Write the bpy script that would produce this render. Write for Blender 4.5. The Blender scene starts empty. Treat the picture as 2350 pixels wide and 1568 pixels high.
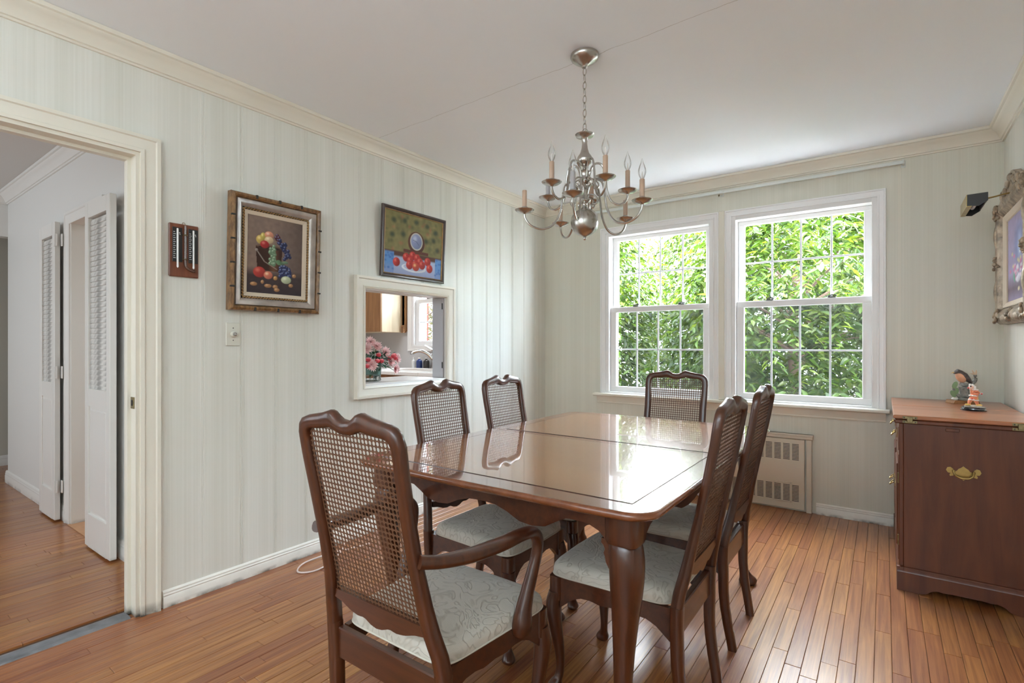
import bpy, bmesh, math, random
import numpy as np
from mathutils import Vector, Matrix

random.seed(7)
rng = np.random.default_rng(11)
C = bpy.context.scene.collection
SC = bpy.context.scene
V = Vector
PI = math.pi

# ------------------------------------------------------------------ camera
F_PX, HZ, EYE = 1182.0, 792.0, 1.17
CAMX, CAMY = 2.6013, 0.0
YAW = math.atan2(2029 - 1175, F_PX)
cam = bpy.data.cameras.new('camera')
cam.sensor_width = 36.0
cam.lens = 36.0 * F_PX / 2350.0
cam.shift_y = (HZ - 784.0) / 2350.0
cam.clip_start = 0.05
cam.clip_end = 200
co = bpy.data.objects.new('camera', cam)
C.objects.link(co)
co.location = (CAMX, CAMY, EYE)
co.rotation_euler = (PI / 2, 0, YAW)
SC.camera = co

# ------------------------------------------------------------------ view, world, lights
SC.view_settings.view_transform = 'Standard'
SC.view_settings.look = 'None'
SC.view_settings.gamma = 1.0
SC.view_settings.use_curve_mapping = False
SC.view_settings.exposure = 1.5
SC.cycles.max_bounces = 10
SC.cycles.diffuse_bounces = 6
SC.cycles.glossy_bounces = 5
SC.cycles.transmission_bounces = 8
SC.cycles.transparent_max_bounces = 14
SC.cycles.sample_clamp_indirect = 6.0
SC.cycles.caustics_reflective = False
SC.cycles.caustics_refractive = False
SC.cycles.use_denoising = True

world = bpy.data.worlds.new('world')
SC.world = world
world.use_nodes = True
wn, wl = world.node_tree.nodes, world.node_tree.links
wn.clear()
wo = wn.new('ShaderNodeOutputWorld')
wb = wn.new('ShaderNodeBackground')
wtc = wn.new('ShaderNodeTexCoord')
wns = wn.new('ShaderNodeTexNoise')
wns.inputs['Scale'].default_value = 2.2
wns.inputs['Detail'].default_value = 5
wr = wn.new('ShaderNodeValToRGB')
wr.color_ramp.elements[0].position = 0.38
wr.color_ramp.elements[0].color = (0.58, 0.77, 1.0, 1)
wr.color_ramp.elements[1].position = 0.58
wr.color_ramp.elements[1].color = (0.90, 0.96, 1.0, 1)
wl.new(wtc.outputs['Generated'], wns.inputs['Vector'])
wl.new(wns.outputs['Fac'], wr.inputs['Fac'])
wl.new(wr.outputs['Color'], wb.inputs['Color'])
wb.inputs['Strength'].default_value = 25
wl.new(wb.outputs[0], wo.inputs[0])

def light(name, kind, loc, rot, energy, color=(1, 1, 1), size=1, size_y=None, portal=False, angle=None):
    l = bpy.data.lights.new(name, kind)
    l.energy = energy
    l.color = color
    if kind == 'AREA':
        l.shape = 'RECTANGLE'
        l.size = size
        l.size_y = size_y or size
        if portal:
            l.cycles.is_portal = True
    if angle is not None:
        l.angle = angle
    o = bpy.data.objects.new(name, l)
    C.objects.link(o)
    o.location = loc
    o.rotation_euler = rot
    return o

sd = V((-0.45, 0.32, -0.83)).normalized()
sun = light('sun', 'SUN', (0, 0, 10), (0, 0, 0), 7.5, (1.0, 0.96, 0.88), angle=0.02)
sun.rotation_euler = sd.to_track_quat('-Z', 'Y').to_euler()
light('living_room_fill_down', 'AREA', (1.5, -1.5, 2.42), (math.radians(18), 0, 0), 24, (0.74, 0.88, 1.0), 2.8, 2.4)  # added fill shining down behind the camera, no known fixture
light('living_room_fill_up', 'AREA', (2.2, -1.5, 1.6), (PI, 0, 0), 30, (0.76, 0.89, 1.0), 1.2, 1.2)  # unseen upward fill, added to brighten the ceiling
light('living_room_fill_rear', 'AREA', (1.6, -2.85, 1.5), (math.radians(96), 0, 0), 10, (0.78, 0.90, 1.0), 2.8, 1.6)  # fill added at the closed rear wall, which has no window
light('hall_fill', 'AREA', (-2.4, -1.75, 1.4), (PI / 2, 0, 0), 16, (0.82, 0.91, 1.0), 2.6, 1.6)  # added fill that brightens the hall beyond the doorway
light('kitchen_fill', 'AREA', (-1.5, 2.5, 2.40), (0, 0, 0), 11, (0.92, 0.96, 1.0), 1.0, 1.0)  # fill added below the kitchen ceiling, no lamp hangs there
light('window_portal', 'AREA', (1.6, 4.42, 1.45), (PI / 2, 0, PI), 10, (1, 1, 1), 2.0, 1.4, portal=True)
light('kitchen_window_portal', 'AREA', (-1.42, 4.42, 1.7), (PI / 2, 0, PI), 10, (1, 1, 1), 0.8, 1.1, portal=True)

# ------------------------------------------------------------------ materials
def new_mat(name):
    m = bpy.data.materials.new(name)
    m.use_nodes = True
    n = m.node_tree.nodes
    return m, n, m.node_tree.links, n['Principled BSDF']

def plain(name, col, rough=0.5, metal=0.0, coat=0.0, spec=0.5, noise=0.0, nscale=20.0, bump=0.0, bscale=60.0, trans=0.0, emit=None, emit_s=0.0):
    m, n, l, b = new_mat(name)
    b.inputs['Base Color'].default_value = (*col, 1)
    b.inputs['Roughness'].default_value = rough
    b.inputs['Metallic'].default_value = metal
    b.inputs['Coat Weight'].default_value = coat
    b.inputs['Coat Roughness'].default_value = 0.06
    b.inputs['Specular IOR Level'].default_value = spec
    b.inputs['Transmission Weight'].default_value = trans
    tc = n.new('ShaderNodeTexCoord')
    if noise > 0:
        t = n.new('ShaderNodeTexNoise')
        t.inputs['Scale'].default_value = nscale
        t.inputs['Detail'].default_value = 4
        mp = n.new('ShaderNodeMapRange')
        mp.inputs['From Min'].default_value = 0.3
        mp.inputs['From Max'].default_value = 0.7
        mp.inputs['To Min'].default_value = 1 - noise
        mp.inputs['To Max'].default_value = 1 + noise
        mx = n.new('ShaderNodeVectorMath')
        mx.operation = 'SCALE'
        mx.inputs[0].default_value = col
        l.new(tc.outputs['Object'], t.inputs['Vector'])
        l.new(t.outputs['Fac'], mp.inputs['Value'])
        l.new(mp.outputs[0], mx.inputs['Scale'])
        l.new(mx.outputs[0], b.inputs['Base Color'])
    if bump > 0:
        t2 = n.new('ShaderNodeTexNoise')
        t2.inputs['Scale'].default_value = bscale
        t2.inputs['Detail'].default_value = 3
        bp = n.new('ShaderNodeBump')
        bp.inputs['Strength'].default_value = bump
        bp.inputs['Distance'].default_value = 0.004
        l.new(tc.outputs['Object'], t2.inputs['Vector'])
        l.new(t2.outputs['Fac'], bp.inputs['Height'])
        l.new(bp.outputs[0], b.inputs['Normal'])
    if emit:
        b.inputs['Emission Color'].default_value = (*emit, 1)
        b.inputs['Emission Strength'].default_value = emit_s
    return m

def wood(name, dark, light_, axis='Z', rough=0.3, coat=0.3, fine=26.0, stretch=0.06, coords='Object', tone=False, bump=0.05, coat_r=0.08, contrast=(0.35, 0.68), spec=0.5):
    m, n, l, b = new_mat(name)
    b.inputs['Roughness'].default_value = rough
    b.inputs['Coat Weight'].default_value = coat
    b.inputs['Coat Roughness'].default_value = coat_r
    b.inputs['Specular IOR Level'].default_value = spec
    tc = n.new('ShaderNodeTexCoord')
    mp = n.new('ShaderNodeMapping')
    s = [fine, fine, fine]
    s['XYZ'.index(axis)] *= stretch
    mp.inputs['Scale'].default_value = s
    t = n.new('ShaderNodeTexNoise')
    t.inputs['Scale'].default_value = 1.0
    t.inputs['Detail'].default_value = 6
    t.inputs['Roughness'].default_value = 0.6
    t.inputs['Distortion'].default_value = 0.6
    r = n.new('ShaderNodeValToRGB')
    r.color_ramp.elements[0].position = contrast[0]
    r.color_ramp.elements[0].color = (*dark, 1)
    r.color_ramp.elements[1].position = contrast[1]
    r.color_ramp.elements[1].color = (*light_, 1)
    l.new(tc.outputs[coords], mp.inputs['Vector'])
    if tone:
        at = n.new('ShaderNodeAttribute')
        at.attribute_name = 'tone'
        ad = n.new('ShaderNodeVectorMath')
        ad.operation = 'MULTIPLY_ADD'
        ad.inputs[1].default_value = (1, 1, 1)
        cx = n.new('ShaderNodeCombineXYZ')
        mm = n.new('ShaderNodeMath')
        mm.operation = 'MULTIPLY'
        mm.inputs[1].default_value = 37.0
        l.new(at.outputs['Fac'], mm.inputs[0])
        l.new(mm.outputs[0], cx.inputs['X'])
        l.new(mm.outputs[0], cx.inputs['Y'])
        l.new(mp.outputs[0], ad.inputs[0])
        l.new(cx.outputs[0], ad.inputs[2])
        l.new(ad.outputs[0], t.inputs['Vector'])
        hsv = n.new('ShaderNodeHueSaturation')
        m1 = n.new('ShaderNodeMapRange')
        m1.inputs['To Min'].default_value = 0.74
        m1.inputs['To Max'].default_value = 1.18
        m2 = n.new('ShaderNodeMapRange')
        m2.inputs['To Min'].default_value = 0.485
        m2.inputs['To Max'].default_value = 0.508
        l.new(at.outputs['Fac'], m1.inputs['Value'])
        l.new(at.outputs['Fac'], m2.inputs['Value'])
        l.new(m1.outputs[0], hsv.inputs['Value'])
        l.new(m2.outputs[0], hsv.inputs['Hue'])
        l.new(r.outputs['Color'], hsv.inputs['Color'])
        l.new(hsv.outputs[0], b.inputs['Base Color'])
    else:
        l.new(mp.outputs[0], t.inputs['Vector'])
        l.new(r.outputs['Color'], b.inputs['Base Color'])
    l.new(t.outputs['Fac'], r.inputs['Fac'])
    if bump:
        bp = n.new('ShaderNodeBump')
        bp.inputs['Strength'].default_value = bump
        bp.inputs['Distance'].default_value = 0.002
        l.new(t.outputs['Fac'], bp.inputs['Height'])
        l.new(bp.outputs[0], b.inputs['Normal'])
    return m

def add_dirt(m, h, amount, col=(0.05, 0.04, 0.03)):
    n, l = m.node_tree.nodes, m.node_tree.links
    b = n['Principled BSDF']
    tc = n.new('ShaderNodeTexCoord')
    sp = n.new('ShaderNodeSeparateXYZ')
    l.new(tc.outputs['Object'], sp.inputs[0])
    mr = n.new('ShaderNodeMapRange')
    mr.inputs['From Min'].default_value = 0.0
    mr.inputs['From Max'].default_value = h
    mr.inputs['To Min'].default_value = 1.0
    mr.inputs['To Max'].default_value = 0.0
    l.new(sp.outputs['Z'], mr.inputs['Value'])
    ns = n.new('ShaderNodeTexNoise')
    ns.inputs['Scale'].default_value = 11
    ns.inputs['Detail'].default_value = 6
    l.new(tc.outputs['Object'], ns.inputs['Vector'])
    m2 = n.new('ShaderNodeMapRange')
    m2.inputs['From Min'].default_value = 0.42
    m2.inputs['From Max'].default_value = 0.62
    l.new(ns.outputs['Fac'], m2.inputs['Value'])
    mu = n.new('ShaderNodeMath')
    mu.operation = 'MULTIPLY'
    l.new(mr.outputs[0], mu.inputs[0])
    l.new(m2.outputs[0], mu.inputs[1])
    m3 = n.new('ShaderNodeMath')
    m3.operation = 'MULTIPLY'
    m3.inputs[1].default_value = amount
    l.new(mu.outputs[0], m3.inputs[0])
    mx = n.new('ShaderNodeMix')
    mx.data_type = 'RGBA'
    old = b.inputs['Base Color']
    if old.is_linked:
        l.new(old.links[0].from_socket, mx.inputs[6])
    else:
        mx.inputs[6].default_value = old.default_value
    mx.inputs[7].default_value = (*col, 1)
    l.new(m3.outputs[0], mx.inputs[0])
    l.new(mx.outputs[2], b.inputs['Base Color'])

def stripes(name, c1, c2, axis, rough=0.35, freq=1.0, bump=0.35, spec=0.5):
    """vertical striped wall covering: bands and fine ribs along one horizontal axis"""
    m, n, l, b = new_mat(name)
    b.inputs['Roughness'].default_value = rough
    b.inputs['Specular IOR Level'].default_value = spec
    tc = n.new('ShaderNodeTexCoord')
    def ns(scale, zs, det=3):
        mp = n.new('ShaderNodeMapping')
        s = [0.0, 0.0, 0.0]
        s['XYZ'.index(axis)] = scale * freq
        s[2] = zs
        mp.inputs['Scale'].default_value = s
        t = n.new('ShaderNodeTexNoise')
        t.inputs['Scale'].default_value = 1.0
        t.inputs['Detail'].default_value = det
        t.inputs['Roughness'].default_value = 0.65
        l.new(tc.outputs['Object'], mp.inputs['Vector'])
        l.new(mp.outputs[0], t.inputs['Vector'])
        return t
    broad = ns(7.0, 0.03, 2)
    fine = ns(95.0, 0.5, 4)
    r = n.new('ShaderNodeValToRGB')
    r.color_ramp.elements[0].position = 0.36
    r.color_ramp.elements[0].color = (*c1, 1)
    r.color_ramp.elements[1].position = 0.62
    r.color_ramp.elements[1].color = (*c2, 1)
    mixf = n.new('ShaderNodeMath')
    mixf.operation = 'MULTIPLY_ADD'
    mixf.inputs[1].default_value = 0.55
    mul = n.new('ShaderNodeMath')
    mul.operation = 'MULTIPLY'
    mul.inputs[1].default_value = 0.45
    l.new(broad.outputs['Fac'], mixf.inputs[0])
    l.new(fine.outputs['Fac'], mul.inputs[0])
    l.new(mul.outputs[0], mixf.inputs[2])
    l.new(mixf.outputs[0], r.inputs['Fac'])
    l.new(r.outputs['Color'], b.inputs['Base Color'])
    # ribs fade in and out, in groups
    gate = n.new('ShaderNodeMapRange')
    gate.inputs['From Min'].default_value = 0.42
    gate.inputs['From Max'].default_value = 0.60
    l.new(broad.outputs['Fac'], gate.inputs['Value'])
    h = n.new('ShaderNodeMath')
    h.operation = 'MULTIPLY'
    l.new(gate.outputs[0], h.inputs[0])
    l.new(fine.outputs['Fac'], h.inputs[1])
    bp = n.new('ShaderNodeBump')
    bp.inputs['Strength'].default_value = bump
    bp.inputs['Distance'].default_value = 0.003
    l.new(h.outputs[0], bp.inputs['Height'])
    l.new(bp.outputs[0], b.inputs['Normal'])
    return m

def thin_glass(name, tint=(1, 1, 1), gloss=0.013):
    m, n, l, b = new_mat(name)
    out = n['Material Output']
    n.remove(b)
    tr = n.new('ShaderNodeBsdfTransparent')
    tr.inputs['Color'].default_value = (*tint, 1)
    gl = n.new('ShaderNodeBsdfGlossy')
    gl.inputs['Roughness'].default_value = 0.01
    fr = n.new('ShaderNodeFresnel')
    fr.inputs['IOR'].default_value = 1.45
    mx = n.new('ShaderNodeMixShader')
    mlt = n.new('ShaderNodeMath')
    mlt.operation = 'MULTIPLY'
    mlt.inputs[1].default_value = gloss * 10
    l.new(fr.outputs[0], mlt.inputs[0])
    l.new(mlt.outputs[0], mx.inputs['Fac'])
    l.new(tr.outputs[0], mx.inputs[1])
    l.new(gl.outputs[0], mx.inputs[2])
    l.new(mx.outputs[0], out.inputs['Surface'])
    return m

def screen_mat(name, col, alpha):
    m, n, l, b = new_mat(name)
    out = n['Material Output']
    tr = n.new('ShaderNodeBsdfTransparent')
    b.inputs['Base Color'].default_value = (*col, 1)
    b.inputs['Roughness'].default_value = 0.8
    mx = n.new('ShaderNodeMixShader')
    mx.inputs['Fac'].default_value = alpha
    l.new(tr.outputs[0], mx.inputs[1])
    l.new(b.outputs[0], mx.inputs[2])
    l.new(mx.outputs[0], out.inputs['Surface'])
    return m

def vcol(name, rough=0.5, spec=0.3, coat=0.0, trans_leaf=False):
    m, n, l, b = new_mat(name)
    at = n.new('ShaderNodeAttribute')
    at.attribute_name = 'col'
    l.new(at.outputs['Color'], b.inputs['Base Color'])
    b.inputs['Roughness'].default_value = rough
    b.inputs['Specular IOR Level'].default_value = spec
    b.inputs['Coat Weight'].default_value = coat
    if trans_leaf:
        out = n['Material Output']
        tl = n.new('ShaderNodeBsdfTranslucent')
        mx = n.new('ShaderNodeMixShader')
        mx.inputs['Fac'].default_value = 0.42
        sat = n.new('ShaderNodeHueSaturation')
        sat.inputs['Hue'].default_value = 0.485
        sat.inputs['Value'].default_value = 1.5
        l.new(at.outputs['Color'], sat.inputs['Color'])
        l.new(sat.outputs[0], tl.inputs['Color'])
        l.new(b.outputs[0], mx.inputs[1])
        l.new(tl.outputs[0], mx.inputs[2])
        l.new(mx.outputs[0], out.inputs['Surface'])
    return m

def damask(name):
    m, n, l, b = new_mat(name)
    tc = n.new('ShaderNodeTexCoord')
    w = n.new('ShaderNodeTexNoise')
    w.inputs['Scale'].default_value = 7.0
    w.inputs['Detail'].default_value = 1.5
    w.inputs['Distortion'].default_value = 2.4
    r = n.new('ShaderNodeValToRGB')
    e = r.color_ramp.elements
    e[0].position = 0.44
    e[0].color = (0, 0, 0, 1)
    e[1].position = 0.475
    e[1].color = (1, 1, 1, 1)
    x = e.new(0.51)
    x.color = (0, 0, 0, 1)
    x2 = e.new(0.57)
    x2.color = (0.0, 0.0, 0.0, 1)
    x3 = e.new(0.60)
    x3.color = (0.8, 0.8, 0.8, 1)
    x4 = e.new(0.63)
    x4.color = (0, 0, 0, 1)
    l.new(tc.outputs['Object'], w.inputs['Vector'])
    l.new(w.outputs['Fac'], r.inputs['Fac'])
    mx = n.new('ShaderNodeMix')
    mx.data_type = 'RGBA'
    mx.inputs[6].default_value = (0.55, 0.51, 0.44, 1)
    mx.inputs[7].default_value = (0.43, 0.39, 0.32, 1)
    l.new(r.outputs['Color'], mx.inputs[0])
    l.new(mx.outputs[2], b.inputs['Base Color'])
    fn = n.new('ShaderNodeTexNoise')
    fn.inputs['Scale'].default_value = 420
    add = n.new('ShaderNodeMath')
    add.operation = 'MULTIPLY_ADD'
    add.inputs[1].default_value = 0.25
    l.new(tc.outputs['Object'], fn.inputs['Vector'])
    l.new(fn.outputs['Fac'], add.inputs[0])
    l.new(r.outputs['Color'], add.inputs[2])
    bp = n.new('ShaderNodeBump')
    bp.inputs['Strength'].default_value = 0.45
    bp.inputs['Distance'].default_value = 0.003
    l.new(add.outputs[0], bp.inputs['Height'])
    l.new(bp.outputs[0], b.inputs['Normal'])
    b.inputs['Roughness'].default_value = 0.62
    b.inputs['Sheen Weight'].default_value = 0.3
    return m

def cane_mat(name):
    m, n, l, b = new_mat(name)
    tc = n.new('ShaderNodeTexCoord')
    mp = n.new('ShaderNodeMapping')
    mp.inputs['Rotation'].default_value = (PI / 4, 0, 0)
    mp.inputs['Scale'].default_value = (120, 480, 480)
    ck = n.new('ShaderNodeTexChecker')
    ck.inputs['Scale'].default_value = 1.0
    ck.inputs['Color1'].default_value = (0.15, 0.068, 0.034, 1)
    ck.inputs['Color2'].default_value = (0.07, 0.03, 0.015, 1)
    l.new(tc.outputs['Object'], mp.inputs['Vector'])
    l.new(mp.outputs[0], ck.inputs['Vector'])
    l.new(ck.outputs['Color'], b.inputs['Base Color'])
    b.inputs['Roughness'].default_value = 0.42
    return m

def ceiling_mat(name, p0, p1):
    """painted plaster with one hairline crack along the line p0-p1"""
    m, n, l, b = new_mat(name)
    b.inputs['Roughness'].default_value = 0.85
    tc = n.new('ShaderNodeTexCoord')
    ns = n.new('ShaderNodeTexNoise')
    ns.inputs['Scale'].default_value = 9.0
    ns.inputs['Detail'].default_value = 5
    l.new(tc.outputs['Object'], ns.inputs['Vector'])
    d = V((p1[0] - p0[0], p1[1] - p0[1], 0))
    L = d.length
    d.normalize()
    nr = V((-d.y, d.x, 0))
    dt = n.new('ShaderNodeVectorMath')
    dt.operation = 'DOT_PRODUCT'
    dt.inputs[1].default_value = nr
    l.new(tc.outputs['Object'], dt.inputs[0])
    off = n.new('ShaderNodeMath')
    off.operation = 'SUBTRACT'
    off.inputs[1].default_value = nr.dot(V((*p0, 0)))
    l.new(dt.outputs['Value'], off.inputs[0])
    wob = n.new('ShaderNodeMath')
    wob.operation = 'MULTIPLY_ADD'
    wob.inputs[1].default_value = 0.03
    l.new(ns.outputs['Fac'], wob.inputs[0])
    l.new(off.outputs[0], wob.inputs[2])
    ab = n.new('ShaderNodeMath')
    ab.operation = 'SUBTRACT'
    ab.inputs[1].default_value = 0.015
    l.new(wob.outputs[0], ab.inputs[0])
    a2 = n.new('ShaderNodeMath')
    a2.operation = 'ABSOLUTE'
    l.new(ab.outputs[0], a2.inputs[0])
    lt = n.new('ShaderNodeMath')
    lt.operation = 'LESS_THAN'
    lt.inputs[1].default_value = 0.0013
    l.new(a2.outputs[0], lt.inputs[0])
    mx = n.new('ShaderNodeMix')
    mx.data_type = 'RGBA'
    mx.inputs[6].default_value = (0.87, 0.91, 0.95, 1)
    mx.inputs[7].default_value = (0.60, 0.60, 0.61, 1)
    l.new(lt.outputs[0], mx.inputs[0])
    l.new(mx.outputs[2], b.inputs['Base Color'])
    return m

M = {}
M['wall_y'] = stripes('striped_wallcovering_side', (0.66, 0.65, 0.575), (0.75, 0.742, 0.68), 'Y', rough=0.27, bump=0.30)
M['wall_x'] = stripes('striped_wallcovering_window', (0.625, 0.61, 0.515), (0.70, 0.685, 0.595), 'X', rough=0.34, bump=0.28)
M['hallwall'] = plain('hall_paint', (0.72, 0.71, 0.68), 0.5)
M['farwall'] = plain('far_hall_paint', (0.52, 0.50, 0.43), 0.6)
M['kitchenwall'] = plain('kitchen_paint', (0.55, 0.53, 0.52), 0.5)
M['trim'] = plain('cream_trim_paint', (0.74, 0.70, 0.60), 0.32, noise=0.02, nscale=3)
M['trim_white'] = plain('hall_trim_paint', (0.75, 0.73, 0.69), 0.35)
M['base'] = plain('baseboard_paint', (0.76, 0.73, 0.66), 0.4, noise=0.06, nscale=14)
M['winwhite'] = plain('window_vinyl', (0.82, 0.81, 0.80), 0.3)
M['grille'] = plain('window_grille', (0.74, 0.76, 0.80), 0.35)
M['glass'] = thin_glass('window_glass')
M['screen'] = screen_mat('insect_screen', (0.012, 0.012, 0.012), 0.42)
M['ceiling'] = ceiling_mat('ceiling_plaster', (0.39, 2.09), (2.16, 2.04))
M['ceiling_hall'] = plain('hall_ceiling_paint', (0.62, 0.60, 0.57), 0.85)
M['plank'] = wood('oak_floor', (0.225, 0.074, 0.022), (0.42, 0.180, 0.056), 'Y', rough=0.30, coat=0.35, fine=70, stretch=0.035, tone=True, bump=0.08, coat_r=0.18)
M['slab'] = plain('floor_gap_dark', (0.09, 0.042, 0.02), 0.8)
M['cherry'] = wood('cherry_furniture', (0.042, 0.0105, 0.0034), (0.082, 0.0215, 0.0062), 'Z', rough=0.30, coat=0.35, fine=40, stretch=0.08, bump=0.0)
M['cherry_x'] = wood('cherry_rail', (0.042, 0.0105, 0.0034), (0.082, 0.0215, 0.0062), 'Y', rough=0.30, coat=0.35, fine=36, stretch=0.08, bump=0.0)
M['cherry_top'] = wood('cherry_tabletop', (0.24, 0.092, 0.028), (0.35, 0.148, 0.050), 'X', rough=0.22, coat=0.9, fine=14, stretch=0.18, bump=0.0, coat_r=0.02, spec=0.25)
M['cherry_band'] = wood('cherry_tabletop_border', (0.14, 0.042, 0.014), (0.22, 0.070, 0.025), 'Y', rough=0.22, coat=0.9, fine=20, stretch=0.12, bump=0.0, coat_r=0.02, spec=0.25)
M['inlay'] = plain('dark_inlay_line', (0.045, 0.012, 0.006), 0.2, coat=1.0)
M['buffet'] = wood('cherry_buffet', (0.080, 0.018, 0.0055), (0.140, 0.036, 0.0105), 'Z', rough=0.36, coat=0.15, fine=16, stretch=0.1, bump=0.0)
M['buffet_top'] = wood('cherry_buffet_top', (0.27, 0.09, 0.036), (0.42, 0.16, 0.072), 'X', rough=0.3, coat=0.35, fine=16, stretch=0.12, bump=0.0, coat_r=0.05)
M['fabric'] = damask('damask_fabric')
M['piping'] = plain('fabric_piping', (0.56, 0.51, 0.43), 0.7)
M['cane'] = cane_mat('woven_cane')
M['nickel'] = plain('brushed_nickel', (0.50, 0.475, 0.44), 0.27, metal=1.0, noise=0.06, nscale=8)
M['candle'] = plain('candle_sleeve', (0.52, 0.36, 0.26), 0.45, noise=0.05)
M['candle_grey'] = plain('candle_sleeve_grey', (0.40, 0.38, 0.38), 0.45)
M['bulb'] = thin_glass('clear_bulb', (0.985, 0.985, 0.985), 0.07)
M['filament'] = plain('bulb_stem', (0.75, 0.72, 0.68), 0.3)
M['brass'] = plain('aged_brass', (0.42, 0.30, 0.115), 0.28, metal=1.0, noise=0.15, nscale=30)
M['brass_dull'] = plain('tarnished_brass', (0.24, 0.19, 0.10), 0.45, metal=1.0, noise=0.2, nscale=60)
M['chrome'] = plain('chrome', (0.72, 0.73, 0.75), 0.1, metal=1.0)
M['black'] = plain('black_metal', (0.02, 0.02, 0.02), 0.4)
M['dark'] = plain('dark_void', (0.03, 0.028, 0.025), 0.9)
M['radiator'] = plain('cream_enamel', (0.64, 0.57, 0.46), 0.38)
M['frame_gold'] = wood('gold_brown_frame', (0.10, 0.045, 0.016), (0.30, 0.16, 0.06), 'Z', rough=0.35, coat=0.2, fine=60, stretch=0.4)
M['frame_silver'] = plain('antiqued_silver_frame', (0.42, 0.37, 0.33), 0.3, metal=0.55, noise=0.25, nscale=12)
M['frame_rope'] = plain('gilt_rope', (0.40, 0.24, 0.10), 0.32, metal=0.6, noise=0.2, nscale=40)
M['linen'] = plain('linen_liner', (0.60, 0.50, 0.38), 0.8)
M['frame_dark'] = plain('dark_walnut_frame', (0.055, 0.035, 0.03), 0.3, noise=0.2, nscale=20, coat=0.3)
M['frame_orn'] = plain('antiqued_gilt_plaster', (0.30, 0.23, 0.16), 0.42, metal=0.35, noise=0.55, nscale=26, bump=0.8, bscale=70)
M['mahog'] = wood('red_brown_board', (0.13, 0.035, 0.015), (0.22, 0.07, 0.03), 'Z', rough=0.4, coat=0.2, fine=40)
M['plate'] = plain('ivory_plate', (0.66, 0.64, 0.55), 0.3)
M['cab'] = wood('oak_cabinet', (0.22, 0.10, 0.035), (0.34, 0.165, 0.06), 'Z', rough=0.4, coat=0.2, fine=30)
M['cab_lit'] = wood('lit_side_veneer', (0.66, 0.51, 0.33), (0.76, 0.62, 0.43), 'Z', rough=0.45, coat=0.1, fine=24)  # side veneer; window light on it is put into the paler colour
M['counter'] = plain('white_laminate', (0.78, 0.77, 0.75), 0.22)
M['tile'] = plain('tan_floor_vinyl', (0.42, 0.22, 0.11), 0.4, noise=0.1)
M['strip'] = plain('grey_metal_threshold', (0.20, 0.20, 0.21), 0.5, metal=0.3, noise=0.25, nscale=18)
M['white'] = plain('white_plastic', (0.8, 0.8, 0.78), 0.35)
M['cord'] = plain('pinkish_white_cord', (0.75, 0.62, 0.58), 0.45)
M['curtainrod'] = plain('white_enamel_rod', (0.66, 0.69, 0.65), 0.35)
M['paint'] = vcol('oil_paint', 0.55, 0.25, 0.0)
M['leaf'] = vcol('leaf', 0.42, 0.35, 0, True)
M['leaf_arr'] = vcol('arrangement_leaf', 0.5)
M['petal'] = vcol('petal', 0.7)
M['bark'] = plain('bark', (0.11, 0.065, 0.045), 0.9, noise=0.3, nscale=15)
M['paving'] = plain('pale_paving', (0.46, 0.44, 0.42), 0.9, noise=0.12, nscale=2)
M['grass'] = plain('lawn', (0.06, 0.13, 0.03), 0.9, noise=0.4, nscale=3)
M['brick'] = plain('red_brick', (0.22, 0.045, 0.03), 0.85, noise=0.2, nscale=30)
M['greyboard'] = plain('grey_board_paint', (0.42, 0.42, 0.44), 0.5)
M['siding'] = plain('exterior_siding', (0.7, 0.7, 0.68), 0.6)
M['aqua'] = screen_mat('aqua_glass', (0.26, 0.50, 0.45), 0.8)
M['crystal'] = thin_glass('crystal', (0.96, 0.985, 0.975), 0.16)
M['bluebottle'] = plain('blue_bottle', (0.03, 0.06, 0.22), 0.2)
M['darkbottle'] = plain('dark_bottle', (0.04, 0.035, 0.035), 0.2)

add_dirt(M['base'], 0.022, 1.0)
add_dirt(M['trim'], 0.05, 0.95, (0.02, 0.016, 0.012))
add_dirt(M['trim_white'], 0.03, 0.6)

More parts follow.
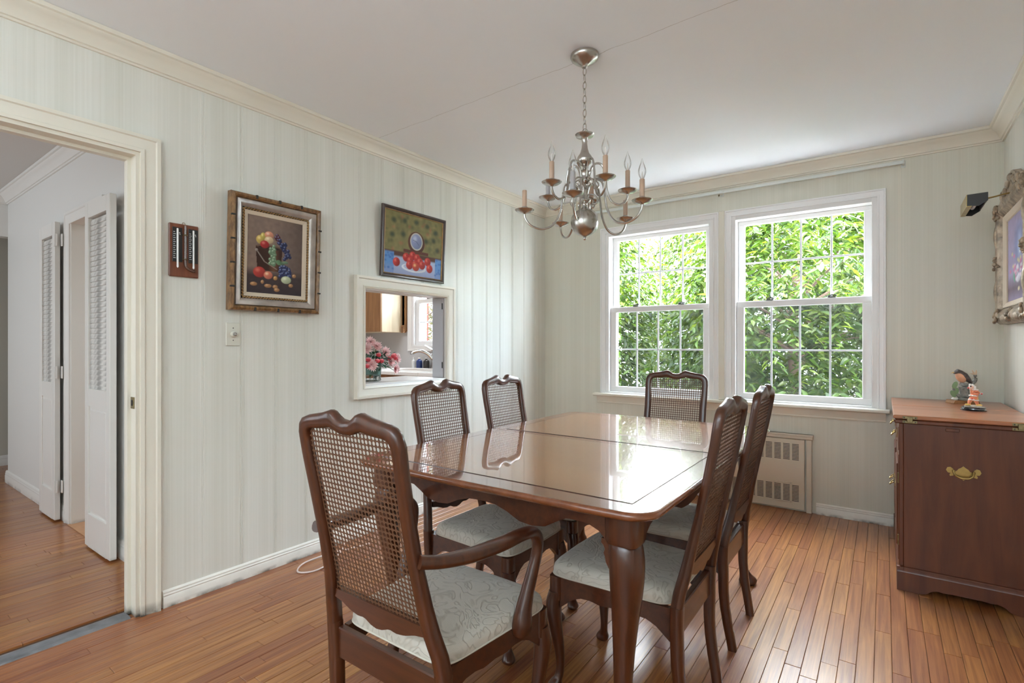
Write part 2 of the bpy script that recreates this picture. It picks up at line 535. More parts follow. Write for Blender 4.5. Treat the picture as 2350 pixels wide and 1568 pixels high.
# ------------------------------------------------------------------ mesh builder
class MB:
    def __init__(s):
        s.v = []
        s.f = []
        s.m = []      # material slot per face
        s.cur = 0
    def add(s, verts, faces):
        o = len(s.v)
        s.v += [tuple(p) for p in verts]
        s.f += [tuple(i + o for i in f) for f in faces]
        s.m += [s.cur] * len(faces)
        return s
    def box(s, x0, x1, y0, y1, z0, z1, c=0.0):
        if c <= 0:
            return s.add([(x0, y0, z0), (x1, y0, z0), (x1, y1, z0), (x0, y1, z0), (x0, y0, z1), (x1, y0, z1), (x1, y1, z1), (x0, y1, z1)],
                         [(0, 3, 2, 1), (4, 5, 6, 7), (0, 1, 5, 4), (1, 2, 6, 5), (2, 3, 7, 6), (3, 0, 4, 7)])
        c = min(c, (x1 - x0) * .45, (y1 - y0) * .45, (z1 - z0) * .45)
        X, Y, Z = (x0, x1), (y0, y1), (z0, z1)
        vs, idx = [], {}
        for i in (0, 1):
            for j in (0, 1):
                for k in (0, 1):
                    sx, sy, sz = (c if i == 0 else -c), (c if j == 0 else -c), (c if k == 0 else -c)
                    p = (X[i], Y[j], Z[k])
                    for a, q in enumerate([(p[0], p[1] + sy, p[2] + sz), (p[0] + sx, p[1], p[2] + sz), (p[0] + sx, p[1] + sy, p[2])]):
                        idx[i, j, k, a] = len(vs)
                        vs.append(q)
        fs = []
        for a in range(3):
            for t in (0, 1):
                q = []
                for (u, w) in ((0, 0), (1, 0), (1, 1), (0, 1)):
                    key = [0, 0, 0]
                    key[a] = t
                    key[(a + 1) % 3] = u
                    key[(a + 2) % 3] = w
                    q.append(idx[(*key, a)])
                fs.append(tuple(q if t else q[::-1]))
        for a in range(3):
            b, d = (a + 1) % 3, (a + 2) % 3
            for tb in (0, 1):
                for td in (0, 1):
                    k0 = [0, 0, 0]; k1 = [0, 0, 0]
                    k0[a], k1[a] = 0, 1
                    k0[b] = k1[b] = tb
                    k0[d] = k1[d] = td
                    q = (idx[(*k0, b)], idx[(*k1, b)], idx[(*k1, d)], idx[(*k0, d)])
                    fs.append(q if (tb != td) else q[::-1])
        for i in (0, 1):
            for j in (0, 1):
                for k in (0, 1):
                    q = (idx[i, j, k, 0], idx[i, j, k, 1], idx[i, j, k, 2])
                    fs.append(q if (i + j + k) % 2 else q[::-1])
        return s.add(vs, fs)
    def loft(s, secs, n=12, e=0.7, closed=False, caps=True):
        vs, fs = [], []
        ang = [2 * PI * i / n for i in range(n)]
        def pw(x):
            return math.copysign(abs(x) ** e, x)
        for (c, a, b) in secs:
            c, a, b = V(c), V(a), V(b)
            for t in ang:
                vs.append(c + a * pw(math.cos(t)) + b * pw(math.sin(t)))
        k = len(secs)
        for i in range(k if closed else k - 1):
            j = (i + 1) % k
            for t in range(n):
                u = (t + 1) % n
                fs.append((i * n + t, i * n + u, j * n + u, j * n + t))
        if caps and not closed:
            fs.append(tuple(range(n))[::-1])
            fs.append(tuple(range((k - 1) * n, k * n)))
        return s.add(vs, fs)
    def sweep(s, pts, ws, ds=None, ref=(0, 0, 1), n=10, e=1.0, closed=False, sub=0):
        """tube along pts; ws half-size across, ds half-size along ref-ish direction"""
        pts = [V(p) for p in pts]
        if not hasattr(ws, '__len__'):
            ws = [ws] * len(pts)
        if ds is None:
            ds = ws
        if not hasattr(ds, '__len__'):
            ds = [ds] * len(pts)
        if sub:
            pts, ws, ds = smooth_path(pts, ws, ds, sub, closed)
        k = len(pts)
        secs = []
        ref = V(ref)
        for i in range(k):
            if closed:
                t = pts[(i + 1) % k] - pts[i - 1]
            else:
                t = pts[min(i + 1, k - 1)] - pts[max(i - 1, 0)]
            t.normalize()
            a = t.cross(ref)
            if a.length < 1e-3:
                a = t.cross(V((0.3, 0.9, 0.1)))
            a.normalize()
            b = a.cross(t).normalized()
            secs.append((pts[i], a * ws[i], b * ds[i]))
        return s.loft(secs, n, e, closed)
    def lathe(s, prof, c=(0, 0, 0), n=20, axis='Z', sx=1, sy=1):
        vs, fs = [], []
        for (r, z) in prof:
            for i in range(n):
                t = 2 * PI * i / n
                p = (r * math.cos(t) * sx, r * math.sin(t) * sy, z)
                if axis == 'X':
                    p = (p[2], p[0], p[1])
                elif axis == 'Y':
                    p = (p[0], p[2], -p[1])
                vs.append((c[0] + p[0], c[1] + p[1], c[2] + p[2]))
        for j in range(len(prof) - 1):
            for i in range(n):
                k = (i + 1) % n
                fs.append((j * n + i, j * n + k, (j + 1) * n + k, (j + 1) * n + i))
        fs.append(tuple(range(n))[::-1])
        fs.append(tuple(range((len(prof) - 1) * n, len(prof) * n)))
        return s.add(vs, fs)
    def ball(s, c, r, n=12, m=8, R=None):
        rx, ry, rz = (r, r, r) if not hasattr(r, '__len__') else r
        vs, fs = [], []
        for j in range(m + 1):
            ph = -PI / 2 + PI * j / m
            for i in range(n):
                t = 2 * PI * i / n
                p = V((rx * math.cos(ph) * math.cos(t), ry * math.cos(ph) * math.sin(t), rz * math.sin(ph)))
                if R is not None:
                    p = R @ p
                vs.append(V(c) + p)
        for j in range(m):
            for i in range(n):
                k = (i + 1) % n
                fs.append((j * n + i, j * n + k, (j + 1) * n + k, (j + 1) * n + i))
        return s.add(vs, fs)
    def prism(s, poly, o, u, w, t):
        """poly 2D (a,b) -> o + a*u + b*w, extruded by vector t"""
        o, u, w, t = V(o), V(u), V(w), V(t)
        k = len(poly)
        vs = [o + u * a + w * b for a, b in poly] + [o + u * a + w * b + t for a, b in poly]
        fs = [(i, (i + 1) % k, k + (i + 1) % k, k + i) for i in range(k)]
        fs += [tuple(range(k))[::-1], tuple(range(k, 2 * k))]
        return s.add(vs, fs)
    def build(s, name, mat, parent=None, smooth=False, loc=None, angle=40, fix=True):
        me = bpy.data.meshes.new(name)
        me.from_pydata(s.v, [], s.f)
        mats = mat if isinstance(mat, (list, tuple)) else [mat]
        for q in mats:
            me.materials.append(q)
        if len(mats) > 1:
            me.polygons.foreach_set('material_index', s.m)
        if fix:
            bm = bmesh.new()
            bm.from_mesh(me)
            bmesh.ops.remove_doubles(bm, verts=bm.verts, dist=1e-6)
            bmesh.ops.recalc_face_normals(bm, faces=bm.faces)
            bm.to_mesh(me)
            bm.free()
        if smooth:
            me.polygons.foreach_set('use_smooth', [True] * len(me.polygons))
            try:
                me.set_sharp_from_angle(angle=math.radians(angle))
            except Exception:
                pass
        me.update()
        o = bpy.data.objects.new(name, me)
        C.objects.link(o)
        if parent:
            o.parent = parent
        if loc:
            o.location = loc
        return o

def smooth_path(pts, ws, ds, sub, closed=False):
    P, W, D = [], [], []
    k = len(pts)
    def g(i, a):
        return a[i % k] if closed else a[max(0, min(k - 1, i))]
    rngi = range(k) if closed else range(k - 1)
    def cr(a, b, c, d, t):
        return 0.5 * ((2 * b) + (c - a) * t + (2 * a - 5 * b + 4 * c - d) * t * t + (3 * b - a - 3 * c + d) * t ** 3)
    for i in rngi:
        for q in range(sub):
            t = q / sub
            P.append(cr(g(i - 1, pts), g(i, pts), g(i + 1, pts), g(i + 2, pts), t))
            W.append(cr(g(i - 1, ws), g(i, ws), g(i + 1, ws), g(i + 2, ws), t))
            D.append(cr(g(i - 1, ds), g(i, ds), g(i + 1, ds), g(i + 2, ds), t))
    if not closed:
        P.append(pts[-1]); W.append(ws[-1]); D.append(ds[-1])
    return P, W, D

def tag(o, label=None, cat=None, group=None, kind=None):
    if label: o['label'] = label
    if cat: o['category'] = cat
    if group: o['group'] = group
    if kind: o['kind'] = kind
    return o

def thing(name, label, cat, loc=(0, 0, 0), rz=0.0, group=None):
    o = bpy.data.objects.new(name, None)
    C.objects.link(o)
    o.empty_display_size = 0.1
    o.location = loc
    o.rotation_euler = (0, 0, rz)
    return tag(o, label, cat, group)

def struct(name, mb, mat, parent=None, smooth=False):
    o = mb.build(name, mat, parent, smooth)
    if parent is None:
        o['kind'] = 'structure'
    return o

def sempty(name):
    o = bpy.data.objects.new(name, None)
    C.objects.link(o)
    o['kind'] = 'structure'
    return o

def copy_tree(o, parent=None):
    c = o.copy()
    C.objects.link(c)
    c.parent = parent
    for ch in list(o.children):
        copy_tree(ch, c)
    return c

# ------------------------------------------------------------------ the shell
YW, XR, ZC = 4.13, 3.17, 2.45
b = MB()   # left wall with doorway and pass-through
for (y0, y1, z0, z1) in ((-3.0, -0.6, 0, ZC), (-0.6, 0.86, 2.0, ZC), (0.86, 2.04, 0, ZC), (2.04, 2.77, 0, 0.915), (2.04, 2.77, 1.52, ZC), (2.77, YW, 0, ZC)):
    b.box(-0.12, 0, y0, y1, z0, z1)
struct('wall_left', b, M['wall_y'])
b = MB()   # window wall
GX = ((0.63, 1.53), (1.665, 2.565))
def wallbox(b, xs, zt):
    pass
for (x0, x1, z0, z1) in ((-0.12, 0.63, 0, ZC), (0.63, 1.53, 0, 0.755), (0.63, 1.53, 2.14, ZC), (1.53, 1.665, 0, ZC), (1.665, 2.565, 0, 0.755), (1.665, 2.565, 2.14, ZC), (2.565, XR + 0.12, 0, ZC)):
    b.box(x0, x1, YW, YW + 0.22, z0, z1)
struct('wall_back', b, M['wall_x'])
struct('wall_right', MB().box(XR, XR + 0.12, -3.0, YW, 0, ZC), M['wall_y'])
struct('wall_rear', MB().box(-0.12, XR + 0.12, -3.12, -3.0, 0, ZC), M['wall_x'])
struct('ceiling', MB().box(-0.12, XR + 0.12, -3.12, YW + 0.22, ZC, ZC + 0.2), M['ceiling'])
# fine raised ribs of the wall covering, in groups of three
wr_ = MB()
yy_ = 1.105
while yy_ < 4.05:
    for k_ in range(3):
        y0_ = yy_ + k_ * 0.0085
        segs = [(0.076, ZC - 0.088)]
        if 1.955 < y0_ < 2.855:
            segs = [(0.076, 0.83), (1.60, ZC - 0.088)]
        for (za, zb) in segs:
            wr_.box(-0.0005, 0.0012, y0_, y0_ + 0.0032, za, zb)
    yy_ += 0.178
o_ = wr_.build('wall_ribs', M['wall_y'], bpy.data.objects['wall_left'])
o_['kind'] = 'stuff'
# hall and kitchen shells
b = MB()
for (x0, x1, z0, z1) in ((-3.44, -1.70, 0, ZC), (-1.70, -1.12, 1.98, ZC), (-1.12, -0.12, 0, ZC)):
    b.box(x0, x1, 1.04, 1.16, z0, z1)
struct('wall_hall', b, M['hallwall'])
b = MB().box(-3.56, -3.44, -2.0, 1.16, 2.09, ZC)
struct('wall_hall_header', b, M['hallwall'])
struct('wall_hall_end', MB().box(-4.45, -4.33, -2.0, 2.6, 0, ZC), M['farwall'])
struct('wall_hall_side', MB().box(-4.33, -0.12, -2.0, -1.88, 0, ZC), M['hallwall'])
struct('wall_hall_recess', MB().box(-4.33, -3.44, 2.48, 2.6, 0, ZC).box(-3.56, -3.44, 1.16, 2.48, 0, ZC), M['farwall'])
struct('ceiling_hall', MB().box(-4.45, -0.12, -2.0, 2.6, ZC, ZC + 0.2), M['ceiling_hall'])
b = MB()
for (x0, x1, z0, z1) in ((-3.0, -1.80, 0, ZC), (-1.80, -1.02, 0, 1.16), (-1.80, -1.02, 2.2, ZC), (-1.02, -0.12, 0, ZC)):
    b.box(x0, x1, YW, YW + 0.22, z0, z1)
struct('wall_kitchen_back', b, M['kitchenwall'])
struct('wall_kitchen_left', MB().box(-3.0, -2.88, 1.16, YW, 0, ZC), M['kitchenwall'])
struct('ceiling_kitchen', MB().box(-3.44, -0.12, 2.6, YW + 0.22, ZC, ZC + 0.2), M['ceiling_hall'])

# floors: planks proud of a dark slab
def plank_mesh(name, x0, x1, y0, y1, tone, w=0.0008):
    b = MB()
    g = 0.0005
    b.box(x0 + g, x1 - g, y0 + g, y1 - g, -0.011, random.uniform(-0.0006, 0.0003), c=0.0012)
    return b
def add_tone(me, vals):
    a = me.attributes.new('tone', 'FLOAT', 'FACE')
    a.data.foreach_set('value', vals)

def lay_floor(parent, xr, yr, visible, cap):
    x = xr[0]
    rest = MB()
    rest_t = []
    count = 0
    while x < xr[1] - 0.005:
        w = min(0.0535, xr[1] - x)
        y = yr[0] - random.uniform(0, 0.8)
        while y < yr[1]:
            L = random.choice((0.35, 0.5, 0.7, 0.9, 1.1, 1.4)) * random.uniform(0.85, 1.15)
            a, c = max(y, yr[0]), min(y + L, yr[1])
            y += L
            if c - a < 0.03:
                continue
            tone = min(1, max(0, random.gauss(0.55, 0.2)))
            if count < cap and visible(x, a, c):
                o = plank_mesh('p', x, x + w, a, c, tone)
                ob = o.build('floor_plank', M['plank'], parent, fix=False)
                add_tone(ob.data, [tone] * len(ob.data.polygons))
                count += 1
            else:
                k = len(rest.f)
                g = 0.0007
                rest.box(x + g, x + w - g, a + g, c - g, -0.011, 0, c=0.001)
                rest_t += [tone] * (len(rest.f) - k)
        x += w
    ob = rest.build('floor_planks', M['plank'], parent, fix=False)
    add_tone(ob.data, rest_t)
    ob['kind'] = 'stuff'
    return count
fl = struct('floor', MB().box(-0.12, XR + 0.12, -3.12, YW + 0.1, -0.1, -0.009), M['slab'])
lay_floor(fl, (-0.05, XR), (-3.0, YW), lambda x, a, c: c > 0.75 and (c > 2.0 or x < 2.9), 290)
fh = struct('floor_hall', MB().box(-4.45, -0.12, -2.0, 2.6, -0.1, -0.009), M['slab'])
lay_floor(fh, (-4.33, -0.13), (-1.88, 1.04), lambda x, a, c: c > 0.35 and x > -2.6, 120)
lay_floor(fh, (-4.33, -3.56), (1.04, 2.48), lambda x, a, c: False, 0)
struct('floor_kitchen', MB().box(-3.44, -0.12, 1.16, YW, -0.1, -0.004).box(-1.70, -1.12, 1.02, 1.17, -0.1, 0.004), M['tile'])
tag(MB().prism([(-0.005, 0.0), (0, 0.004), (0.012, 0.006), (0.06, 0.006), (0.072, 0.004), (0.077, 0)], (-0.085, -0.6, 0.0005), (1, 0, 0), (0, 0, 1), (0, 1.43, 0)).build('threshold_strip', M['strip']),
    'worn grey metal threshold strip on the floor across the doorway', 'threshold')

# mouldings --------------------------------------------------------
def run(mb, poly, p0, p1, inward):
    """extrude poly (a=out from wall, b=z) from p0 to p1 (xy)"""
    d = V((p1[0] - p0[0], p1[1] - p0[1], 0))
    mb.prism(poly, (p0[0], p0[1], 0), (*inward, 0), (0, 0, 1), d)
crown = [(0, ZC - 0.088), (0.010, ZC - 0.088), (0.012, ZC - 0.080), (0.020, ZC - 0.078), (0.022, ZC - 0.070), (0.026, ZC - 0.062), (0.034, ZC - 0.048),
         (0.046, ZC - 0.034), (0.058, ZC - 0.026), (0.060, ZC - 0.020), (0.070, ZC - 0.017), (0.072, ZC - 0.001), (0, ZC - 0.001)]
for i, (p0, p1, iw) in enumerate((((0, -3), (0, YW), (1, 0)), ((0, YW), (XR, YW), (0, -1)), ((XR, -3), (XR, YW), (-1, 0)))):
    b = MB()
    run(b, crown, p0, p1, iw)
    struct('trim_%d' % (i + 1), b, M['trim'], smooth=True)
b = MB()
run(b, crown, (-3.44, 1.04), (-0.12, 1.04), (0, -1))
run(b, crown, (-3.44, -1.88), (-3.44, 1.04), (1, 0))
struct('trim_4', b, M['trim_white'], smooth=True)
basep = [(0, 0.0), (0.014, 0.0), (0.014, 0.045), (0.011, 0.05), (0.013, 0.056), (0.009, 0.062), (0.010, 0.068), (0.005, 0.074), (0, 0.076)]
def baseboard(name, p0, p1, iw, mat, h=1.0):
    b = MB()
    run(b, [(a, z * h) for a, z in basep], p0, p1, iw)
    return struct(name, b, mat, smooth=True)
baseboard('baseboard_left', (0, 0.945), (0, YW), (1, 0), M['base'])
baseboard('baseboard_back', (2.22, YW), (XR, YW), (0, -1), M['base'])
baseboard('baseboard_back_left', (0, YW), (1.15, YW), (0, -1), M['base'])
baseboard('baseboard_right', (XR, -3), (XR, YW), (-1, 0), M['base'])
baseboard('baseboard_hall', (-1.12 + 0.09, 1.04), (-0.12, 1.04), (0, -1), M['trim_white'], 1.35)
baseboard('baseboard_hall_left', (-3.47, 1.04), (-1.79, 1.04), (0, -1), M['trim_white'], 1.35)
baseboard('baseboard_hall_end', (-4.33, -1.88), (-4.33, 2.48), (1, 0), M['trim_white'], 1.3)

def casing(b, u0, u1, v0, v1, w, put, prot=0.02, bottom=True):
    """mitred casing around the inner rectangle (u0,u1,v0,v1), profile width w outward"""
    prof = [(0, 0), (0, prot * .55), (w * .18, prot * .7), (w * .22, prot * .45), (w * .72, prot * .75), (w * .78, prot), (w * .97, prot), (w, 0)]
    def ring(a):
        return [(u0 - a, v0 - (a if bottom else 0)), (u0 - a, v1 + a), (u1 + a, v1 + a), (u1 + a, v0 - (a if bottom else 0))]
    vs, fs = [], []
    for (a, h) in prof:
        for (u, v) in ring(a):
            vs.append(put(u, v, h))
    k = len(prof)
    sides = range(4) if bottom else range(3)
    for j in range(k - 1):
        for i in sides:
            q = (i + 1) % 4
            fs.append((j * 4 + i, j * 4 + q, (j + 1) * 4 + q, (j + 1) * 4 + i))
    b.add(vs, fs)

# doorway in the left wall
d1 = sempty('door_1')
b = MB()
casing(b, -0.6, 0.86, 0, 2.0, 0.075, lambda u, v, h: (0.001 + h, u, v), 0.022, False)
b.build('door_casing', M['trim'], d1, smooth=True, angle=25)
b = MB()
b.box(-0.125, 0.001, 0.845, 0.861, 0, 1.985).box(-0.125, 0.001, -0.6, -0.585, 0, 1.985).box(-0.125, 0.001, -0.6, 0.861, 1.985, 2.001)
b.box(-0.09, -0.055, 0.832, 0.846, 0, 1.972).box(-0.09, -0.055, -0.584, 0.846, 1.972, 1.986)
b.build('door_jamb', M['trim'], d1)
sp = MB().box(-0.046, -0.012, 0.841, 0.8452, 0.895, 0.945, c=0.001).build('strike_plate', M['brass_dull'], d1)
MB().box(-0.036, -0.022, 0.8395, 0.8412, 0.908, 0.932).build('latch_hole', M['dark'], sp)

# pass-through casing and ledge
w0 = sempty('window_3')
b = MB()
def pput(u, v, h):
    return (0.001 + h, u, v)
casing(b, 2.04, 2.77, 0.915, 1.52, 0.076, pput, 0.03)
b.build('casing', M['trim'], w0, smooth=True, angle=25)
b = MB()
b.box(-0.125, 0.002, 2.028, 2.041, 0.915, 1.515).box(-0.125, 0.002, 2.769, 2.782, 0.915, 1.515).box(-0.125, 0.002, 2.03, 2.78, 1.515, 1.53)
b.build('jamb', M['trim_white'], w0)
MB().box(-0.42, 0.004, 2.035, 2.775, 0.905, 0.930, c=0.004).build('ledge', M['counter'], w0)
# hinged board folded back on the kitchen side
hb = thing('shutter_panel', 'grey-white hinged board swung open at the right of the pass-through', 'shutter', (-0.012, 2.7555, 0.9305))
MB().box(-0.108, 0, 0, 0.013, 0.001, 0.582, c=0.002).build('board', M['greyboard'], hb)
for z in (0.07, 0.5):
    MB().box(-0.012, -0.002, -0.003, 0.002, z, z + 0.045, c=0.001).build('hinge', M['black'], hb)

# ------------------------------------------------------------------ windows
def make_window(name, x0, x1, z0, z1, zm, cols, rows, casing_w=0.047, mid=None):
    """x0..x1,z0..z1 rough opening in the y=YW wall"""
    W = sempty(name)
    b = MB()
    casing(b, x0, x1, z0, z1, casing_w, lambda u, v, h: (u, YW - 0.001 - h, v), 0.018)
    b.build('casing', M['winwhite'], W, smooth=True, angle=25)
    b = MB()
    t = 0.03
    b.box(x0 - 0.001, x0 + t, YW - 0.004, YW + 0.2, z0, z1, c=0.002).box(x1 - t, x1 + 0.001, YW - 0.004, YW + 0.2, z0, z1, c=0.002)
    b.box(x0, x1, YW - 0.002, YW + 0.2, z1 - t, z1 + 0.001, c=0.002).box(x0, x1, YW - 0.002, YW + 0.2, z0 - 0.001, z0 + 0.012, c=0.002)
    b.build('window_frame', M['winwhite'], W)
    a0, a1 = x0 + t, x1 - t
    for up in (True, False):
        yy = YW + (0.085 if up else 0.03)
        zz0, zz1 = (zm - 0.02, z1 - t) if up else (z0 + 0.012, zm + 0.022)
        st = 0.052 if not up else 0.045
        bt = 0.045
        tp = 0.045 if not up else 0.032
        b = MB()
        b.box(a0, a0 + st, yy, yy + 0.035, zz0, zz1, c=0.003).box(a1 - st, a1, yy, yy + 0.035, zz0, zz1, c=0.003)
        b.box(a0, a1, yy - 0.001, yy + 0.036, zz0, zz0 + bt, c=0.003).box(a0, a1, yy - 0.001, yy + 0.036, zz1 - tp, zz1, c=0.003)
        S = b.build('upper_sash' if up else 'lower_sash', M['winwhite'], W)
        gx0, gx1, gz0, gz1 = a0 + st, a1 - st, zz0 + bt, zz1 - tp
        for i in range(1, cols):
            gx = gx0 + (gx1 - gx0) * i / cols
            MB().box(gx - 0.006, gx + 0.006, yy + 0.012, yy + 0.024, gz0, gz1, c=0.002).build('muntin', M['grille'], S)
        for j in range(1, rows):
            gz = gz0 + (gz1 - gz0) * j / rows
            MB().box(gx0, gx1, yy + 0.011, yy + 0.023, gz - 0.006, gz + 0.006, c=0.002).build('muntin', M['grille'], S)
        pw, ph = (gx1 - gx0) / cols, (gz1 - gz0) / rows
        proto = MB().box(-pw / 2, pw / 2, -0.001, 0.001, -ph / 2, ph / 2)
        pm = None
        for i in range(cols):
            for j in range(rows):
                cpos = (gx0 + pw * (i + .5), yy + 0.018, gz0 + ph * (j + .5))
                if pm is None:
                    po = proto.build('pane', M['glass'], S, loc=cpos)
                    pm = po.data
                else:
                    po = bpy.data.objects.new('pane', pm)
                    C.objects.link(po)
                    po.parent = S
                    po.location = cpos
        if not up:
            for fx in (0.27, 0.73):
                lx = a0 + (a1 - a0) * fx
                k = MB().box(lx - 0.025, lx + 0.025, yy + 0.004, yy + 0.03, zz1, zz1 + 0.010, c=0.003)
                k.sweep([(lx - 0.02, yy + 0.012, zz1 + 0.014), (lx, yy + 0.006, zz1 + 0.018), (lx + 0.03, yy + 0.004, zz1 + 0.014)], 0.005, n=6)
                k.build('sash_lock', M['black'], S)
            MB().box(gx0 - 0.01, gx1 + 0.01, YW + 0.165, YW + 0.168, gz0 - 0.02, zm + 0.005).build('insect_screen', M['screen'], W)
    return W
make_window('window_1', 0.63, 1.53, 0.755, 2.14, 1.475, 4, 2)
make_window('window_2', 1.665, 2.565, 0.755, 2.14, 1.475, 4, 2)
make_window('window_4', -1.80, -1.02, 1.16, 2.2, 1.67, 3, 2, 0.06)
MB().box(1.576, 1.619, YW - 0.022, YW, 0.755, 2.19, c=0.003).build('mullion_casing', M['trim'], bpy.data.objects['window_2'])
b = MB()
b.prism([(0, 0.728), (0.045, 0.728), (0.056, 0.732), (0.058, 0.741), (0.055, 0.750), (0, 0.754)], (0.53, YW, 0), (0, -1, 0), (0, 0, 1), (2.10, 0, 0))
sill = b.build('window_sill', M['trim'], bpy.data.objects['window_1'], smooth=True)
b = MB()
b.prism([(0, 0.665), (0.010, 0.665), (0.013, 0.672), (0.008, 0.678), (0.012, 0.684), (0.015, 0.705), (0.024, 0.715), (0.027, 0.728), (0, 0.728)], (0.55, YW, 0), (0, -1, 0), (0, 0, 1), (2.06, 0, 0))
b.build('apron_moulding', M['trim'], bpy.data.objects['window_1'], smooth=True)
# brick return and red edge seen outside the kitchen window
b = MB()
for k in range(14):
    b.box(-1.97, -1.885, YW + 0.225, YW + 0.35, 1.0 + k * 0.09, 1.08 + k * 0.09, c=0.004)
b.build('brick_edge', M['brick'], bpy.data.objects['window_4'])
bpy.data.objects['brick_edge']['kind'] = 'stuff'
# panel joints of the window wall covering
b = MB()
for x in (2.675, 2.683):
    b.box(x, x + 0.0035, YW - 0.0025, YW + 0.001, 0.84, ZC - 0.09)
for x in (0.0025, 1.35, 2.12):
    b.box(x, x + 0.002, YW - 0.0015, YW + 0.001, 2.20, ZC - 0.09)
struct('trim_5', b, M['trim'])

# ------------------------------------------------------------------ bifold louvred doors in the hall
def louver_leaf(parent, x0, x1, y0, y1, ztop, zmid):
    st = 0.055
    b = MB()
    b.box(x0, x0 + st, y0, y1, 0.012, ztop, c=0.003).box(x1 - st, x1, y0, y1, 0.012, ztop, c=0.003)
    b.box(x0 + st, x1 - st, y0, y1, ztop - 0.085, ztop).box(x0 + st, x1 - st, y0, y1, 0.012, 0.20).box(x0 + st, x1 - st, y0, y1, zmid - 0.05, zmid + 0.05)
    L = b.build('door_leaf', M['trim_white'], parent)
    p = MB().box(x0 + st, x1 - st, y0 + 0.010, y1 - 0.010, 0.20, zmid - 0.05)
    p.box(x0 + st + 0.02, x1 - st - 0.02, y0 + 0.004, y1 - 0.004, 0.22, zmid - 0.07, c=0.004)
    p.build('lower_panel', M['trim_white'], L)
    z = zmid + 0.058
    sm = None
    while z < ztop - 0.10:
        if sm is None:
            s_ = MB().prism([(-0.006, -0.0165), (-0.001, -0.0175), (0.005, 0.0165), (0.001, 0.0175)], (0, 0, 0), (0, 1, 0), (0, 0, 1), (x1 - x0 - 2 * st, 0, 0))
            o = s_.build('slat', M['trim_white'], L, loc=(x0 + st, (y0 + y1) / 2, z))
            sm = o.data
        else:
            o = bpy.data.objects.new('slat', sm)
            C.objects.link(o)
            o.parent = L
            o.location = (x0 + st, (y0 + y1) / 2, z)
        z += 0.0295
    return L
d2 = sempty('door_2')
b = MB()
casing(b, -1.70, -1.12, 0, 1.96, 0.078, lambda u, v, h: (u, 1.039 - h, v), 0.02, False)
b.build('door_casing', M['trim_white'], d2, smooth=True, angle=25)
b = MB().box(-1.701, -1.685, 1.036, 1.165, 0, 1.962).box(-1.135, -1.119, 1.036, 1.165, 0, 1.962).box(-1.70, -1.12, 1.036, 1.165, 1.962, 1.981)
b.build('door_jamb', M['trim_white'], d2)
lr = thing('louvred_door', 'white louvred bifold door leaf folded back, nearer the dining room', 'door', (0, 0, 0), 0, 'louvred bifold leaves')
louver_leaf(lr, -1.165, -0.755, 0.972, 1.004, 1.985, 0.87)
ll = thing('louvred_door', 'white louvred bifold door leaf hinged on the far side of the kitchen opening', 'door', (0, 0, 0), 0, 'louvred bifold leaves')
louver_leaf(ll, -2.20, -1.83, 0.985, 1.015, 1.985, 0.87)
for z in (0.2, 0.95, 1.82):
    h = MB().box(-1.836, -1.81, 0.981, 0.986, z, z + 0.08, c=0.001).box(-1.79, -1.765, 1.008, 1.014, z, z + 0.08, c=0.001)
    h.sweep([(-1.80, 0.99, z), (-1.80, 0.99, z + 0.08)], 0.006, n=8)
    h.build('hinge', M['trim_white'], ll)

# ------------------------------------------------------------------ kitchen
def cabinet(name, label, x0, x1, y0, y1, z0, z1, face, mats, doors=1, group=None):
    t = thing(name, label, 'cabinet', ((x0 + x1) / 2, (y0 + y1) / 2, z0), 0, group)
    cx, cy = (x0 + x1) / 2, (y0 + y1) / 2
    X0, X1, Y0, Y1, H = x0 - cx, x1 - cx, y0 - cy, y1 - cy, z1 - z0
    MB().box(X0, X1, Y0 + (0.02 if face == '-y' else 0), Y1, 0, H, c=0.002).build('body', mats[1], t)
    if face == '-y':
        w = (X1 - X0) / doors
        for i in range(doors):
            a, c = X0 + w * i, X0 + w * (i + 1)
            d = MB().box(a + 0.003, c - 0.003, Y0 + 0.004, Y0 + 0.02, 0.004, H - 0.004, c=0.003)
            d.box(a + 0.003, a + 0.05, Y0, Y0 + 0.006, 0.004, H - 0.004, c=0.002).box(c - 0.05, c - 0.003, Y0, Y0 + 0.006, 0.004, H - 0.004, c=0.002)
            d.box(a + 0.05, c - 0.05, Y0, Y0 + 0.006, 0.004, 0.055, c=0.002).box(a + 0.05, c - 0.05, Y0, Y0 + 0.006, H - 0.055, H - 0.004, c=0.002)
            d.build('door', mats[0], t)
    else:
        w = (Y1 - Y0) / doors
        for i in range(doors):
            a, c = Y0 + w * i, Y0 + w * (i + 1)
            d = MB().box(X1, X1 + 0.016, a + 0.003, c - 0.003, 0.004, H - 0.004, c=0.003)
            d.build('door', mats[0], t)
    return t
cabinet('wall_cabinet', 'deep oak wall cabinet with side panel coloured as window-lit seen through the pass-through', -2.80, -1.93, 3.78, YW - 0.001, 1.315, 2.15, '-y', (M['cab'], M['cab_lit']), 2)
cabinet('wall_cabinet', 'narrow oak wall cabinet filler beside the kitchen window', -1.928, -1.868, 4.085, YW - 0.001, 1.325, 2.15, '-y', (M['cab'], M['cab']), 1)
cabinet('wall_cabinet', 'brown wall cabinet glimpsed through the louvred door opening', -2.878, -2.56, 1.17, 1.9, 1.30, 2.1, '+x', (M['cab'], M['cab']), 2)
cabinet('base_cabinet', 'brown base cabinet glimpsed low through the louvred door opening', -2.878, -2.45, 1.17, 2.6, 0.08, 0.88, '+x', (M['cab'], M['cab']), 3)
cabinet('base_cabinet', 'brown base cabinet under the kitchen sink counter', -2.42, -0.14, 3.53, YW - 0.001, 0.08, 0.865, '-y', (M['cab'], M['cab']), 5)
